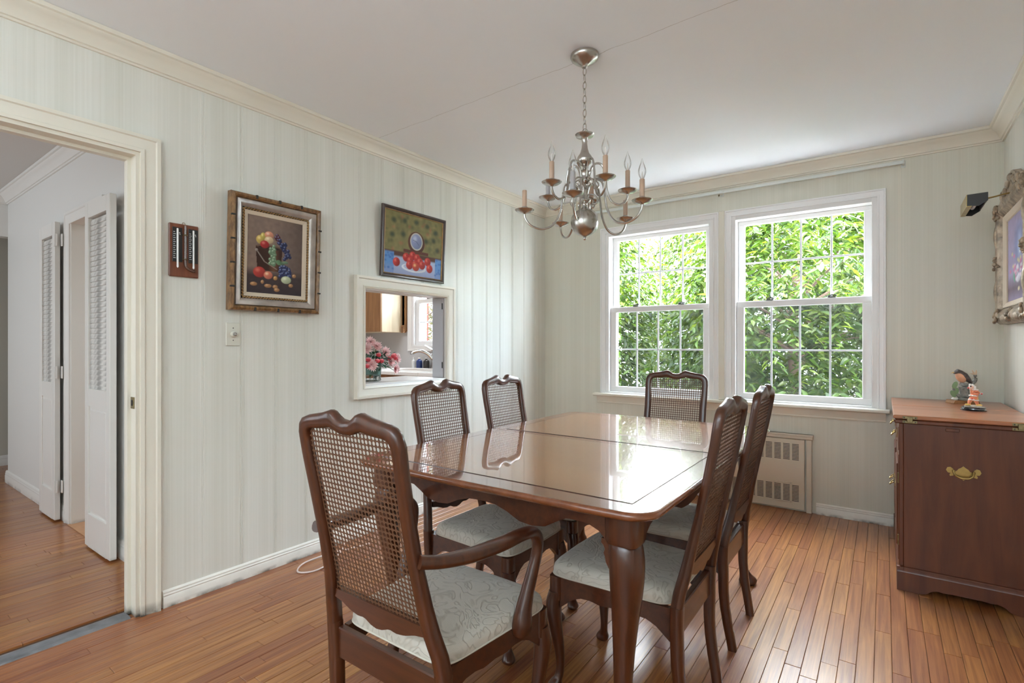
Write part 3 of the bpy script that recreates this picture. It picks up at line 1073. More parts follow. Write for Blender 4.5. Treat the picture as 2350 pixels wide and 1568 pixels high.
tag(MB().box(-2.879, -2.42, 1.165, 2.62, 0.88, 0.92, c=0.006).build('countertop', M['counter']), 'white countertop piece glimpsed through the louvred door opening', 'countertop')
ct = thing('countertop', 'white kitchen countertop with sink under the kitchen window', 'countertop', (0, 0, 0))
b = MB().box(-2.43, -1.75, 3.50, YW - 0.001, 0.865, 0.905, c=0.006).box(-1.75, -1.05, 3.50, 3.58, 0.865, 0.905, c=0.006).box(-1.75, -1.05, 4.0, YW - 0.001, 0.865, 0.905, c=0.006).box(-1.05, -0.122, 3.50, YW - 0.001, 0.865, 0.905, c=0.006)
b.build('worktop', M['counter'], ct)
b = MB()
def sring(s_, z):
    return [(-1.40 + 0.36 * s_ * math.copysign(abs(math.cos(t)) ** .4, math.cos(t)), 3.79 + 0.215 * s_ * math.copysign(abs(math.sin(t)) ** .4, math.sin(t)), z) for t in [2 * PI * i / 32 for i in range(32)]]
rings = [sring(1.05, 0.904), sring(1.04, 0.915), sring(0.98, 0.916), sring(0.93, 0.905), sring(0.88, 0.76), sring(0.1, 0.74)]
b.add([p for r in rings for p in r], [(j * 32 + i, j * 32 + (i + 1) % 32, (j + 1) * 32 + (i + 1) % 32, (j + 1) * 32 + i) for j in range(5) for i in range(32)] + [tuple(range(160, 192))])
b.build('sink', M['counter'], ct, smooth=True)
fc = thing('faucet', 'chrome kitchen faucet with lever handle behind the sink', 'faucet', (-1.36, 4.03, 0.905))
MB().lathe([(0.028, 0), (0.028, 0.02), (0.022, 0.03), (0.022, 0.14), (0.026, 0.15), (0.024, 0.19), (0.012, 0.21), (0, 0.212)], n=16).build('body', M['chrome'], fc, smooth=True)
MB().sweep([(0, 0, 0.10), (-0.04, -0.03, 0.16), (-0.09, -0.07, 0.195), (-0.14, -0.10, 0.20), (-0.185, -0.13, 0.18), (-0.19, -0.135, 0.16)], [0.018, 0.018, 0.018, 0.018, 0.02, 0.022], n=10, sub=4).build('spout', M['chrome'], fc, smooth=True)
MB().sweep([(0, 0, 0.20), (-0.03, -0.01, 0.22), (-0.10, -0.03, 0.26)], [0.010, 0.011, 0.008], n=8, sub=3).build('lever', M['chrome'], fc, smooth=True)
def bottle(name, label, x, y, r, h, mat, capm):
    t = thing(name, label, 'bottle', (x, y, 0.906))
    MB().lathe([(0.0, 0), (r * .95, 0.001), (r, 0.006), (r, h * .62), (r * .9, h * .72), (r * .35, h * .82), (r * .33, h * .9)], n=16).build('body', mat, t, smooth=True)
    MB().lathe([(r * .42, h * .88), (r * .42, h), (0.0, h)], n=14).build('cap', capm, t, smooth=True)
bottle('soap_bottle', 'small clear bottle, leftmost of the three on the sink counter', -1.70, 4.06, 0.022, 0.125, M['white'], M['white'])
bottle('soap_bottle', 'blue bottle with pale label on the sink counter', -1.60, 4.05, 0.035, 0.125, M['bluebottle'], M['white'])
bottle('soap_bottle', 'dark bottle between the blue bottle and the faucet', -1.50, 4.06, 0.034, 0.125, M['darkbottle'], M['white'])

# ------------------------------------------------------------------ dining table
TX0, TX1, TY0, TY1, TZ = 1.03, 2.155, 1.175, 2.82, 0.76
TCX, TCY = (TX0 + TX1) / 2, (TY0 + TY1) / 2
tb = thing('dining_table', 'rectangular cherry dining table with polished inlaid top and cabriole legs', 'table', (TCX, TCY, 0))
hw, hl = (TX1 - TX0) / 2, (TY1 - TY0) / 2
def half_outline(sgn, inset=0.0, rad=0.075):
    """one leaf of the top: from the seam to one end, rounded outer corners, softly bowed end"""
    r = rad
    pts = [(-(hw - inset), sgn * 0.0012)]
    N = 8
    Lx, Ly = hw - inset, hl - inset
    for i in range(N + 1):
        t = PI / 2 * i / N
        pts.append((-(Lx - r) - r * math.cos(t), sgn * (Ly - r + r * math.sin(t))))
    for i in range(1, 12):
        u = -1 + 2 * i / 12
        pts.append((u * (Lx - r), sgn * (Ly + 0.010 * (1 - u * u))))
    for i in range(N + 1):
        t = PI / 2 * (1 - i / N)
        pts.append(((Lx - r) + r * math.cos(t), sgn * (Ly - r + r * math.sin(t))))
    pts.append((Lx, sgn * 0.0012))
    return pts if sgn < 0 else pts
for sgn in (-1, 1):
    b = MB()
    levels = [(0.012, -0.024), (0.004, -0.019), (0.0, -0.012), (0.001, -0.006), (0.005, -0.001), (0.009, 0.0), (0.013, 0.0), (0.018, 0.0)]
    rings = [half_outline(sgn, a) for a, z in levels]
    k = len(rings[0])
    vs = [(x, y, TZ + levels[j][1]) for j, r in enumerate(rings) for x, y in r]
    fs = [(j * k + i, j * k + (i + 1) % k, (j + 1) * k + (i + 1) % k, (j + 1) * k + i) for j in range(len(levels) - 1) for i in range(k)]
    fs += [tuple(range(k)), tuple(range((len(levels) - 1) * k, len(levels) * k))]
    b.add(vs, fs)
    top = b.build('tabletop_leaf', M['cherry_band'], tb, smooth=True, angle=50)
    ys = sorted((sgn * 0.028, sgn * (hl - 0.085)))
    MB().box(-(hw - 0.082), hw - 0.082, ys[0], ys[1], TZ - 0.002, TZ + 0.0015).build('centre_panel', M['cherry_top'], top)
    b = MB()
    x0_, x1_, t_ = -(hw - 0.082), hw - 0.082, 0.0028
    for (a0, a1, c0, c1) in ((x0_ - t_, x0_, ys[0] - t_, ys[1] + t_), (x1_, x1_ + t_, ys[0] - t_, ys[1] + t_), (x0_, x1_, ys[0] - t_, ys[0]), (x0_, x1_, ys[1], ys[1] + t_)):
        b.box(a0, a1, c0, c1, TZ - 0.002, TZ + 0.0018)
    b.build('inlay_line', M['inlay'], top)
def scallop(L, lobes=None):
    """bottom edge z of an apron of half-length L, sampled"""
    key = [(0, .690), (.12, .687), (.22, .674), (.32, .654), (.42, .650), (.52, .656), (.60, .676), (.68, .694), (.82, .694), (.90, .680), (.96, .655), (1.0, .640)]
    xs = [k[0] * L for k in key]
    zs = [k[1] for k in key]
    out = []
    n = 40
    for i in range(-n, n + 1):
        u = abs(i) / n * L
        out.append((i / n * L, float(np.interp(u, xs, zs))))
    return out
def apron(L, o, u, t):
    sc = scallop(L)
    poly = sc + [(L, 0.737), (-L, 0.737)]
    return MB().prism(poly, o, u, (0, 0, 1), t)
ax, ay = hw - 0.070, hl - 0.060
apron(ax - 0.05, (0, -ay, 0), (1, 0, 0), (0, 0.022, 0)).build('apron', M['cherry_x'], tb)
apron(ax - 0.05, (0, ay - 0.022, 0), (1, 0, 0), (0, 0.022, 0)).build('apron', M['cherry_x'], tb)
apron(ay - 0.05, (-ax, 0, 0), (0, 1, 0), (0.022, 0, 0)).build('apron', M['cherry_x'], tb)
apron(ay - 0.05, (ax - 0.022, 0, 0), (0, 1, 0), (0.022, 0, 0)).build('apron', M['cherry_x'], tb)
def cabriole(cx, cy, sx, sy, keys, sub=4, n=16):
    """keys: z, outward offset, half size, roundness"""
    d = V((sx, sy, 0)).normalized()
    zs = [k[0] for k in keys]
    P = [V((cx, cy, k[0])) + d * k[1] for k in keys]
    W = [k[2] for k in keys]
    Pn, Wn, _ = smooth_path(P, W, W, sub)
    secs = [(p, V((w, 0, 0)), V((0, w, 0))) for p, w in zip(Pn, Wn)]
    return secs
for sx in (-1, 1):
    for sy in (-1, 1):
        cx, cy = sx * (ax - 0.036), sy * (ay - 0.036)
        b = MB()
        blk = [(V((cx + sx * 0.004, cy + sy * 0.004, z)), V((w, 0, 0)), V((0, w, 0))) for z, w in ((0.737, 0.046), (0.665, 0.046), (0.655, 0.043))]
        b.loft(blk, n=24, e=0.45)
        keys = [(0.656, 0.004, 0.040), (0.64, 0.008, 0.044), (0.60, 0.014, 0.045), (0.54, 0.013, 0.042), (0.46, 0.005, 0.035), (0.36, -0.006, 0.028), (0.25, -0.014, 0.023), (0.14, -0.016, 0.020), (0.08, -0.012, 0.020),
                (0.045, 0.0, 0.027), (0.025, 0.012, 0.038), (0.010, 0.012, 0.040), (0.0, 0.010, 0.034)]
        b.loft(cabriole(cx, cy, sx, sy, keys), n=20, e=0.85)
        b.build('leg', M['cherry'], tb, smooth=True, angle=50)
        # carved knee brackets against the aprons
        for (ux, uy) in ((-sx, 0), (0, -sy)):
            u_ = V((ux, uy, 0))
            n_ = V((0, sy, 0)) if ux else V((sx, 0, 0))
            o_ = V((cx, cy, 0)) + u_ * 0.022 + n_ * 0.012
            poly = [(0, .660), (.032, .660), (.033, .648), (.026, .642), (.022, .632), (.026, .622), (.022, .612), (.020, .600), (.012, .585), (0, .570)]
            MB().prism(poly, o_, u_, (0, 0, 1), n_ * 0.016).build('knee_bracket', M['cherry'], tb, smooth=True, angle=30)

# ------------------------------------------------------------------ chairs
ZS = [0, .08, .19, .30, .40, .50, .65, .80, .93, 1.02]
XB = [-.250, -.236, -.222, -.220, -.222, -.242, -.274, -.305, -.329, -.340]
def backx(z):
    # smooth interpolation of the rear post centre line
    i = max(0, min(len(ZS) - 2, int(np.searchsorted(ZS, z) - 1)))
    t = (z - ZS[i]) / (ZS[i + 1] - ZS[i])
    def g(k): return XB[max(0, min(len(XB) - 1, k))]
    a, b_, c, d = g(i - 1), g(i), g(i + 1), g(i + 2)
    return 0.5 * (2 * b_ + (c - a) * t + (2 * a - 5 * b_ + 4 * c - d) * t * t + (3 * b_ - a - 3 * c + d) * t ** 3)
def bnorm(z):
    dx = (backx(z + .01) - backx(z - .01)) / .02
    return V((1, 0, -dx)).normalized()

OUT = [(.228, .395), (.222, .44), (.208, .50), (.199, .56), (.192, .66), (.191, .78), (.194, .88), (.195, .925), (.194, .950), (.187, .972), (.172, .986), (.150, .993),
       (.125, .997), (.095, 1.002), (.072, 1.008), (.058, 1.012), (.046, 1.009), (.034, 1.000), (.020, .992), (0, .989)]
INN = [(.189, .395), (.183, .44), (.168, .50), (.158, .56), (.153, .66), (.153, .78), (.158, .88), (.160, .920), (.159, .940), (.154, .951), (.146, .957), (.132, .960),
       (.112, .961), (.090, .963), (.072, .966), (.060, .967), (.048, .965), (.034, .960), (.020, .956), (0, .955)]

def make_chair(name, label, arms, group):
    t = thing(name, label, 'chair', (0, 0, 0), 0, group)
    ws = 1.0 if arms else 0.86           # back width
    fh = 0.232 if arms else 0.203         # seat half width, front
    rh = 0.192 if arms else 0.184         # seat half width, rear
    # -- continuous back frame
    secs = []
    half = list(zip(OUT, INN))
    seq = [((y, z), (yi, zi)) for (y, z), (yi, zi) in half] + [((-y, z), (-yi, zi)) for (y, z), (yi, zi) in half[-2::-1]]
    for (o, i) in seq:
        oy, oz, iy, iz = o[0] * ws, o[1], i[0] * ws, i[1]
        if not arms:
            iy = iy + math.copysign(0.004, iy) if iy else 0
        O = V((backx(oz), oy, oz))
        I = V((backx(iz), iy, iz))
        c = (O + I) / 2
        a = (O - I) / 2
        dz = 0.0135 + 0.0045 * min(1, max(0, (.62 - oz) / .15)) + 0.002 * max(0, (oz - .9) / .12)
        secs.append((c, a, bnorm(c.z) * dz))
    MB().loft(secs, n=12, e=0.62).build('back_frame', M['cherry'], t, smooth=True, angle=60)
    # -- lower rail of the back, serpentine
    ya = 0.168 * ws + 0.004
    key = [(0, .452), (.12, .455), (.28, .466), (.42, .463), (.60, .468), (.8, .480), (1, .486)]
    sc = []
    for i in range(-16, 17):
        u = abs(i) / 16
        sc.append((i / 16 * ya, float(np.interp(u, [k[0] for k in key], [k[1] for k in key]))))
    xb = backx(.48)
    b = MB()
    b.prism(sc + [(ya, .508), (-ya, .508)], (xb - 0.011, 0, 0), (0, 1, 0), (0, 0, 1), (0.022, 0, 0))
    b.build('lower_rail', M['cherry_x'], t)
    # -- woven cane: octagonal holes in a square grid
    s_ = 0.0132
    b = MB()
    cols = int(0.36 * ws / s_) + 2
    verts, faces = [], []
    oc = [(0.42 * s_ * math.cos(PI / 8 + PI / 4 * k), 0.42 * s_ * math.sin(PI / 8 + PI / 4 * k)) for k in range(8)]
    zz = [.495 + s_ * k for k in range(int((.97 - .495) / s_) + 1)]
    iy_z = sorted([(p[1], p[0]) for p in INN[1:11]])
    for z in zz:
        lim = float(np.interp(z, [q[0] for q in iy_z], [q[1] for q in iy_z])) * ws + 0.010
        if z > 0.962:
            continue
        for c_ in range(-cols // 2, cols // 2 + 1):
            y = c_ * s_
            if abs(y) > lim:
                continue
            h = s_ / 2
            sq = [(h, h), (-h, h), (-h, -h), (h, -h)]
            base = len(verts)
            pts = [(y + p[0], z + p[1]) for p in sq] + [(y + p[0], z + p[1]) for p in oc]
            for off in (0.0007, -0.0007):
                for (py, pz) in pts:
                    verts.append((backx(pz) + off, py, pz))
            # octagon verts 4..11: angles 22.5,67.5,112.5,...
            f = [(0, 5, 4), (0, 1, 6, 5), (1, 7, 6), (1, 2, 8, 7), (2, 9, 8), (2, 3, 10, 9), (3, 11, 10), (3, 0, 4, 11)]
            faces += [tuple(base + i for i in q) for q in f]
            faces += [tuple(base + 12 + i for i in q[::-1]) for q in f]
            for k in range(8):
                a_, c2 = 4 + k, 4 + (k + 1) % 8
                faces.append((base + a_, base + c2, base + 12 + c2, base + 12 + a_))
    b.v, b.f, b.m = verts, faces, [0] * len(faces)
    b.build('cane_panel', M['cane'], t, fix=False)
    # -- rear legs
    for sy in (-1, 1):
        yk = [(0, .186), (.10, .192), (.25, .200), (.36, .206), (.41, .2075)]
        secs = []
        for z in [0, .04, .10, .16, .22, .28, .34, .40]:
            y = float(np.interp(z, [k[0] for k in yk], [k[1] for k in yk])) * ws
            hw_ = 0.0135 + 0.006 * min(1, z / .3)
            secs.append((V((backx(z), sy * y, z)), V((0, hw_, 0)), V((0.016 + 0.002 * min(1, z / .3), 0, 0))))
        MB().loft(secs, n=12, e=0.5).build('leg', M['cherry'], t, smooth=True, angle=50)
    # -- front legs
    fx = 0.188
    for sy in (-1, 1):
        cy = sy * (fh - 0.026)
        b = MB()
        b.loft([(V((fx, cy, z)), V((w, 0, 0)), V((0, w, 0))) for z, w in ((0.388, 0.022), (0.33, 0.023), (0.31, 0.022))], n=12, e=0.5)
        keys = [(0.335, 0.004, 0.024), (0.30, 0.012, 0.0255), (0.26, 0.012, 0.025), (0.20, 0.004, 0.021), (0.13, -0.007, 0.0165), (0.075, -0.010, 0.0135), (0.045, -0.006, 0.014), (0.028, 0.004, 0.019), (0.014, 0.009, 0.024), (0.004, 0.008, 0.022), (0, 0.006, 0.017)]
        b.loft(cabriole(fx, cy, 1, sy, keys), n=14, e=0.85)
        b.build('leg', M['cherry'], t, smooth=True, angle=50)
    # -- seat rails: rear, front, two sides, scalloped toward the legs
    MB().box(-0.226, -0.204, -0.190 * ws, 0.190 * ws, 0.302, 0.386, c=0.003).build('seat_rail', M['cherry_x'], t)
    def rail_poly(L0, L1, top=.388):
        key = [(0, .285), (.05, .300), (.12, .322), (.2, .336), (.3, .338), (.38, .332), (.5, .336)]
        pts = []
        for i in range(0, 25):
            u = i / 24
            v = min(u, 1 - u)
            pts.append((L0 + (L1 - L0) * u, float(np.interp(v, [k[0] for k in key], [k[1] for k in key])) - (0.012 if False else 0)))
        return pts + [(L1, top), (L0, top)]
    MB().prism(rail_poly(-(fh - 0.045), fh - 0.045), (fx - 0.004, 0, 0), (0, 1, 0), (0, 0, 1), (0.018, 0, 0)).build('seat_rail', M['cherry_x'], t)
    for sy in (-1, 1):
        p0, p1 = V((-0.205, sy * (rh - 0.004), 0)), V((fx - 0.018, sy * (fh - 0.012), 0))
        d = (p1 - p0)
        L = d.length
        d.normalize()
        nrm = V((-d.y, d.x, 0)) * (-sy)
        MB().prism(rail_poly(0, L), p0, d, (0, 0, 1), nrm * 0.018).build('seat_rail', M['cherry_x'], t)
    # -- upholstered seat
    def outline(k=56):
        pts = []
        for i in range(k):
            th = 2 * PI * i / k
            cx_, sx_ = math.cos(th), math.sin(th)
            px = math.copysign(abs(cx_) ** .20, cx_)
            py = math.copysign(abs(sx_) ** .20, sx_)
            fwd = 0.004 + px * 0.203
            hwid = rh - 0.004 + (fh + 0.003 - rh) * (px + 1) / 2
            bow = 0.010 * (1 - py * py) if px > 0.9 else 0
            pts.append((fwd + bow, py * hwid))
        return pts
    ol = outline()
    lev = [(.965, .388), (.995, .390), (1.0, .398), (1.0, .410), (.988, .421), (.955, .430), (.89, .437), (.76, .442), (.5, .446), (.22, .448)]
    vs = [(x * s2, y * s2, z) for s2, z in lev for x, y in ol]
    k = len(ol)
    fs = [(j * k + i, j * k + (i + 1) % k, (j + 1) * k + (i + 1) % k, (j + 1) * k + i) for j in range(len(lev) - 1) for i in range(k)]
    fs += [tuple(range(k))[::-1], tuple(range((len(lev) - 1) * k, len(lev) * k))]
    seat = MB().add(vs, fs).build('seat', M['fabric'], t, smooth=True, angle=70)
    MB().sweep([(x * 1.0, y * 1.0, .394) for x, y in ol], 0.003, n=6, closed=True).build('piping', M['piping'], seat, smooth=True)
    # -- arms
    if arms:
        for sy in (-1, 1):
            P = [(-.288, .196, .682), (-.24, .215, .672), (-.16, .234, .664), (-.06, .248, .662), (.03, .254, .662), (.085, .253, .652), (.114, .251, .622), (.112, .248, .578), (.096, .243, .530), (.080, .238, .480), (.068, .235, .440), (.062, .234, .400), (.062, .233, .378)]
            W = [.014, .018, .023, .024, .021, .018, .0155, .0145, .0155, .018, .021, .025, .020]
            D = [.0155, .0155, .016, .0155, .015, .0155, .0165, .0165, .0175, .020, .024, .030, .026]
            pts = [V((p[0], sy * p[1], p[2])) for p in P]
            pts2, W2, D2 = smooth_path(pts, W, D, 4)
            secs = []
            for i, p in enumerate(pts2):
                tg = (pts2[min(i + 1, len(pts2) - 1)] - pts2[max(i - 1, 0)]).normalized()
                side = V((0, 1, 0))
                a = (side - tg * side.dot(tg)).normalized()
                nn = a.cross(tg).normalized()
                secs.append((p, a * W2[i], nn * D2[i]))
            MB().loft(secs, n=14, e=0.8).build('arm', M['cherry'], t, smooth=True, angle=60)
    return t

ARM = make_chair('dining_armchair', 'cherry dining armchair with cane back at the near end of the table', True, 'dining armchairs')
SIDE = make_chair('dining_chair', 'x', False, 'dining side chairs')
def place(o, x, y, rz, label):
    o.location = (x, y, 0)
    o.rotation_euler = (0, 0, rz)
    o['label'] = label
CH = 'cane-back cherry side chair '
place(SIDE, 1.287, 1.712, 0.0, CH + 'on the pass-through side, nearer the doorway')
s2 = copy_tree(SIDE); place(s2, 1.287, 2.195, 0.0, CH + 'on the pass-through side, nearer the windows')
s3 = copy_tree(SIDE); place(s3, 1.886, 1.692, PI, CH + 'on the buffet side, nearest the camera')
s4 = copy_tree(SIDE); place(s4, 1.880, 2.255, PI, CH + 'on the buffet side, nearer the radiator cover')
a2 = copy_tree(ARM); place(a2, 1.545, 2.885, -PI / 2, 'cherry cane-back dining armchair at the window end of the table')
place(ARM, 1.560, 1.103, PI / 2, 'cherry dining armchair with cane back and cream damask seat in the foreground')

# ------------------------------------------------------------------ chandelier
CHX, CHY = 1.53, 2.03
ch = thing('chandelier', 'brushed nickel ten-arm candle chandelier hanging over the dining table', 'chandelier', (CHX, CHY, 0))
MB().lathe([(0.0, 2.392), (0.012, 2.394), (0.016, 2.402), (0.030, 2.410), (0.046, 2.420), (0.058, 2.430), (0.063, 2.440), (0.062, 2.4495)], n=32).build('ceiling_canopy', M['nickel'], ch, smooth=True)
b = MB()
zl = 2.392
k = 0
while zl > 2.125:
    ring = []
    for i in range(14):
        a = 2 * PI * i / 14
        u, w = 0.0075 * math.cos(a), 0.0185 * math.sin(a)
        ring.append((u, 0.0, zl - 0.0165 + w) if k % 2 == 0 else (0.0, u, zl - 0.0165 + w))
    MB().sweep(ring, 0.0019, ref=((0, 1, 0) if k % 2 == 0 else (1, 0, 0)), n=6, closed=True).build('chain_link', M['nickel'], ch, smooth=True)
    zl -= 0.0305
    k += 1
prof = [(0.0, 1.632), (0.006, 1.634), (0.008, 1.640), (0.005, 1.646), (0.011, 1.650), (0.030, 1.657), (0.047, 1.670), (0.058, 1.688), (0.062, 1.711), (0.058, 1.734), (0.047, 1.753), (0.030, 1.766), (0.016, 1.773),
        (0.011, 1.780), (0.010, 1.790), (0.015, 1.796), (0.026, 1.802), (0.027, 1.808), (0.018, 1.814), (0.019, 1.840), (0.022, 1.846), (0.020, 1.852), (0.011, 1.860), (0.009, 1.875), (0.014, 1.882), (0.026, 1.889), (0.027, 1.895), (0.020, 1.902),
        (0.022, 1.925), (0.026, 1.931), (0.020, 1.937), (0.010, 1.944), (0.009, 1.956), (0.018, 1.962), (0.030, 1.972), (0.035, 1.986), (0.031, 2.000), (0.020, 2.016), (0.014, 2.036), (0.011, 2.060), (0.014, 2.082), (0.020, 2.086),
        (0.038, 2.090), (0.042, 2.098), (0.034, 2.101), (0.012, 2.102), (0.0, 2.104)]
MB().lathe(prof, n=32).build('column', M['nickel'], ch, smooth=True, angle=60)
MB().sweep([(0.013 * math.cos(a), 0, 2.110 + 0.014 * math.sin(a)) for a in [PI * i / 10 - 0.2 for i in range(13)]], 0.002, ref=(0, 1, 0), n=6).build('top_loop', M['nickel'], ch, smooth=True)
rgt = V((math.cos(YAW), math.sin(YAW), 0))
fwd = V((-math.sin(YAW), math.cos(YAW), 0))
LOW = [(.016, 1.83), (.030, 1.872), (.055, 1.890), (.085, 1.872), (.097, 1.82), (.108, 1.755), (.140, 1.700), (.190, 1.682), (.238, 1.698), (.262, 1.730), (.265, 1.752)]
UPP = [(.018, 1.905), (.030, 1.950), (.052, 1.972), (.078, 1.962), (.092, 1.915), (.098, 1.855), (.116, 1.808), (.148, 1.790), (.176, 1.800), (.189, 1.825), (.190, 1.840)]
CURL = [(.022, 1.905), (.045, 1.900), (.062, 1.880), (.056, 1.860), (.042, 1.862), (.044, 1.875)]
bulb_on = {('l', 252), ('l', 324), ('u', 216), ('u', 288), ('u', 0)}
for tier, path, zt, angs in (('l', LOW, 1.752, (180, 252, 324, 36, 108)), ('u', UPP, 1.840, (216, 288, 0, 72, 144))):
    for an in angs:
        t_ = math.radians(an)
        d = rgt * math.cos(t_) + fwd * math.sin(t_)
        arm = MB()
        arm.sweep([d * r + V((0, 0, z)) for r, z in path], 0.0048, ref=d.cross(V((0, 0, 1))), n=8, sub=5)
        cz = 0 if tier == 'u' else -0.075
        arm.sweep([d * r + V((0, 0, z + cz)) for r, z in CURL], [0.0038, 0.0038, 0.0036, 0.0034, 0.0034, 0.005], ref=d.cross(V((0, 0, 1))), n=6, sub=3)
        A = arm.build('arm', M['nickel'], ch, smooth=True)
        e = d * path[-1][0]
        R_ = [(0.0, -0.006), (0.006, -0.004), (0.010, 0.0), (0.030, 0.004), (0.041, 0.011), (0.043, 0.0145), (0.036, 0.013), (0.014, 0.010), (0.013, 0.017), (0.0155, 0.020), (0.0155, 0.024), (0.0125, 0.027), (0.0, 0.028)]
        MB().lathe([(r, z + zt) for r, z in R_], c=(e.x, e.y, 0), n=24).build('drip_pan', M['nickel'], A, smooth=True, angle=50)
        MB().lathe([(0.0105, zt + 0.026), (0.0105, zt + 0.098), (0.009, zt + 0.100), (0.0, zt + 0.100)], c=(e.x, e.y, 0), n=14).build('candle_sleeve', M['candle_grey'] if (tier, an) in (('l', 252), ('u', 144)) else M['candle'], A, smooth=True, angle=50)
        if (tier, an) in bulb_on:
            z0 = zt + 0.1
            pb = [(0.007, 0), (0.009, 0.005), (0.0135, 0.015), (0.0165, 0.028), (0.0150, 0.042), (0.0105, 0.056), (0.0055, 0.068), (0.003, 0.078), (0.0015, 0.084), (0.0, 0.0845)]
            MB().lathe([(r, z + z0) for r, z in pb], c=(e.x, e.y, 0), n=18).build('light_bulb', M['bulb'], A, smooth=True)
            MB().lathe([(0.003, z0), (0.003, z0 + 0.02), (0.001, z0 + 0.034), (0, z0 + 0.035)], c=(e.x, e.y, 0), n=8).build('bulb_stem', M['filament'], A, smooth=True)

# ------------------------------------------------------------------ buffet
BX0, BX1, BY0, BY1, BZ = 2.655, 3.155, 3.095, 4.095, 0.835
bf = thing('buffet', 'dark cherry flip-top buffet cabinet with brass fittings against the right wall', 'buffet', ((BX0 + BX1) / 2, (BY0 + BY1) / 2, 0))
bx, by = (BX1 - BX0) / 2, (BY1 - BY0) / 2
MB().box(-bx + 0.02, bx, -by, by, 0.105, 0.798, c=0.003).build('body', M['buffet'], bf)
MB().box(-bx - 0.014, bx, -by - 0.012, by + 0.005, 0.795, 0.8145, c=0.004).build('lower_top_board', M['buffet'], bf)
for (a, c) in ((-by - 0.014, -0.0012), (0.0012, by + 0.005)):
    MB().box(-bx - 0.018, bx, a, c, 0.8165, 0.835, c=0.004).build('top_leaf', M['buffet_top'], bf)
def bracket_base(L0, L1):
    key = [(0, 0), (.085, 0.0), (.11, .006), (.125, .022), (.15, .030), (.17, .027), (.2, .030)]
    L = L1 - L0
    pts = []
    N = 50
    for i in range(N + 1):
        u = L * i / N
        v = min(u, L - u)
        pts.append((L0 + u, float(np.interp(v, [k[0] for k in key], [k[1] for k in key]))))
    return pts + [(L1, .092), (L0, .092)]
b = MB()
b.prism(bracket_base(-bx - 0.0035, bx), (0, -by - 0.0185, 0.001), (1, 0, 0), (0, 0, 1), (0, 0.02, 0))
b.prism(bracket_base(-bx - 0.004, bx), (0, by - 0.008, 0.001), (1, 0, 0), (0, 0, 1), (0, 0.016, 0))
b.prism(bracket_base(-by - 0.018, by + 0.008), (-bx - 0.004, 0, 0.001), (0, 1, 0), (0, 0, 1), (0.02, 0, 0))
b.box(-bx + 0.016, bx, -by + 0.002, by - 0.01, 0.06, 0.105)
b.build('base', M['buffet'], bf)
b = MB()
pf = [(-0.001, 0.090), (0.022, 0.090), (0.020, 0.096), (0.012, 0.104), (0.008, 0.110), (-0.001, 0.112)]
b.prism(pf, (-bx - 0.004 + 0.0, -by, 0), (0, -1, 0), (0, 0, 1), (2 * bx + 0.004, 0, 0))
b.prism([(a - 0.02, z) for a, z in pf], (-bx, -by - 0.018, 0), (-1, 0, 0), (0, 0, 1), (0, 2 * by + 0.02, 0))
b.build('base_moulding', M['buffet'], bf, smooth=True)
# corner stile on the front edge
MB().box(-bx + 0.004, -bx + 0.022, -by - 0.001, -by + 0.03, 0.112, 0.795, c=0.003).build('corner_stile', M['buffet'], bf)
def bail_pull(parent, o, u, nrm, sc_=1.0):
    """batwing brass plate with a bail handle; u = along, nrm = out"""
    o, u, nrm = V(o), V(u), V(nrm)
    w = V((0, 0, 1))
    half = [(0, .040), (.010, .030), (.022, .022), (.030, .010), (.040, .008), (.046, .020), (.058, .030), (.072, .026), (.078, .010), (.070, -.004), (.056, -.006), (.062, -.014), (.060, -.024), (.046, -.020), (.038, -.010), (.026, -.018), (.018, -.030), (.008, -.036), (0, -.044)]
    poly = [(a * sc_, c * sc_) for a, c in half] + [(-a * sc_, c * sc_) for a, c in half[-2:0:-1]]
    b_ = MB()
    b_.prism(poly, o, u, w, nrm * 0.003)
    P = b_.build('pull_plate', M['brass'], parent)
    q = MB()
    pts = [o + nrm * 0.012 + u * (-.044 * sc_) + w * (0.008 * sc_), o + nrm * 0.02 + u * (-.040 * sc_) + w * (-.010 * sc_), o + nrm * 0.024 + u * (-.020 * sc_) + w * (-.024 * sc_), o + nrm * 0.025 + w * (-.026 * sc_),
           o + nrm * 0.024 + u * (.020 * sc_) + w * (-.024 * sc_), o + nrm * 0.02 + u * (.040 * sc_) + w * (-.010 * sc_), o + nrm * 0.012 + u * (.044 * sc_) + w * (0.008 * sc_)]
    q.sweep(pts, 0.0052 * sc_, ref=nrm, n=8, sub=3)
    for s_ in (-1, 1):
        q.ball(o + nrm * 0.010 + u * (s_ * .044 * sc_) + w * 0.008 * sc_, 0.008 * sc_, 8, 6)
    q.build('bail_handle', M['brass'], P, smooth=True)
bail_pull(bf, (-0.012, -by - 0.0005, 0.588), (1, 0, 0), (0, -1, 0), 0.78)
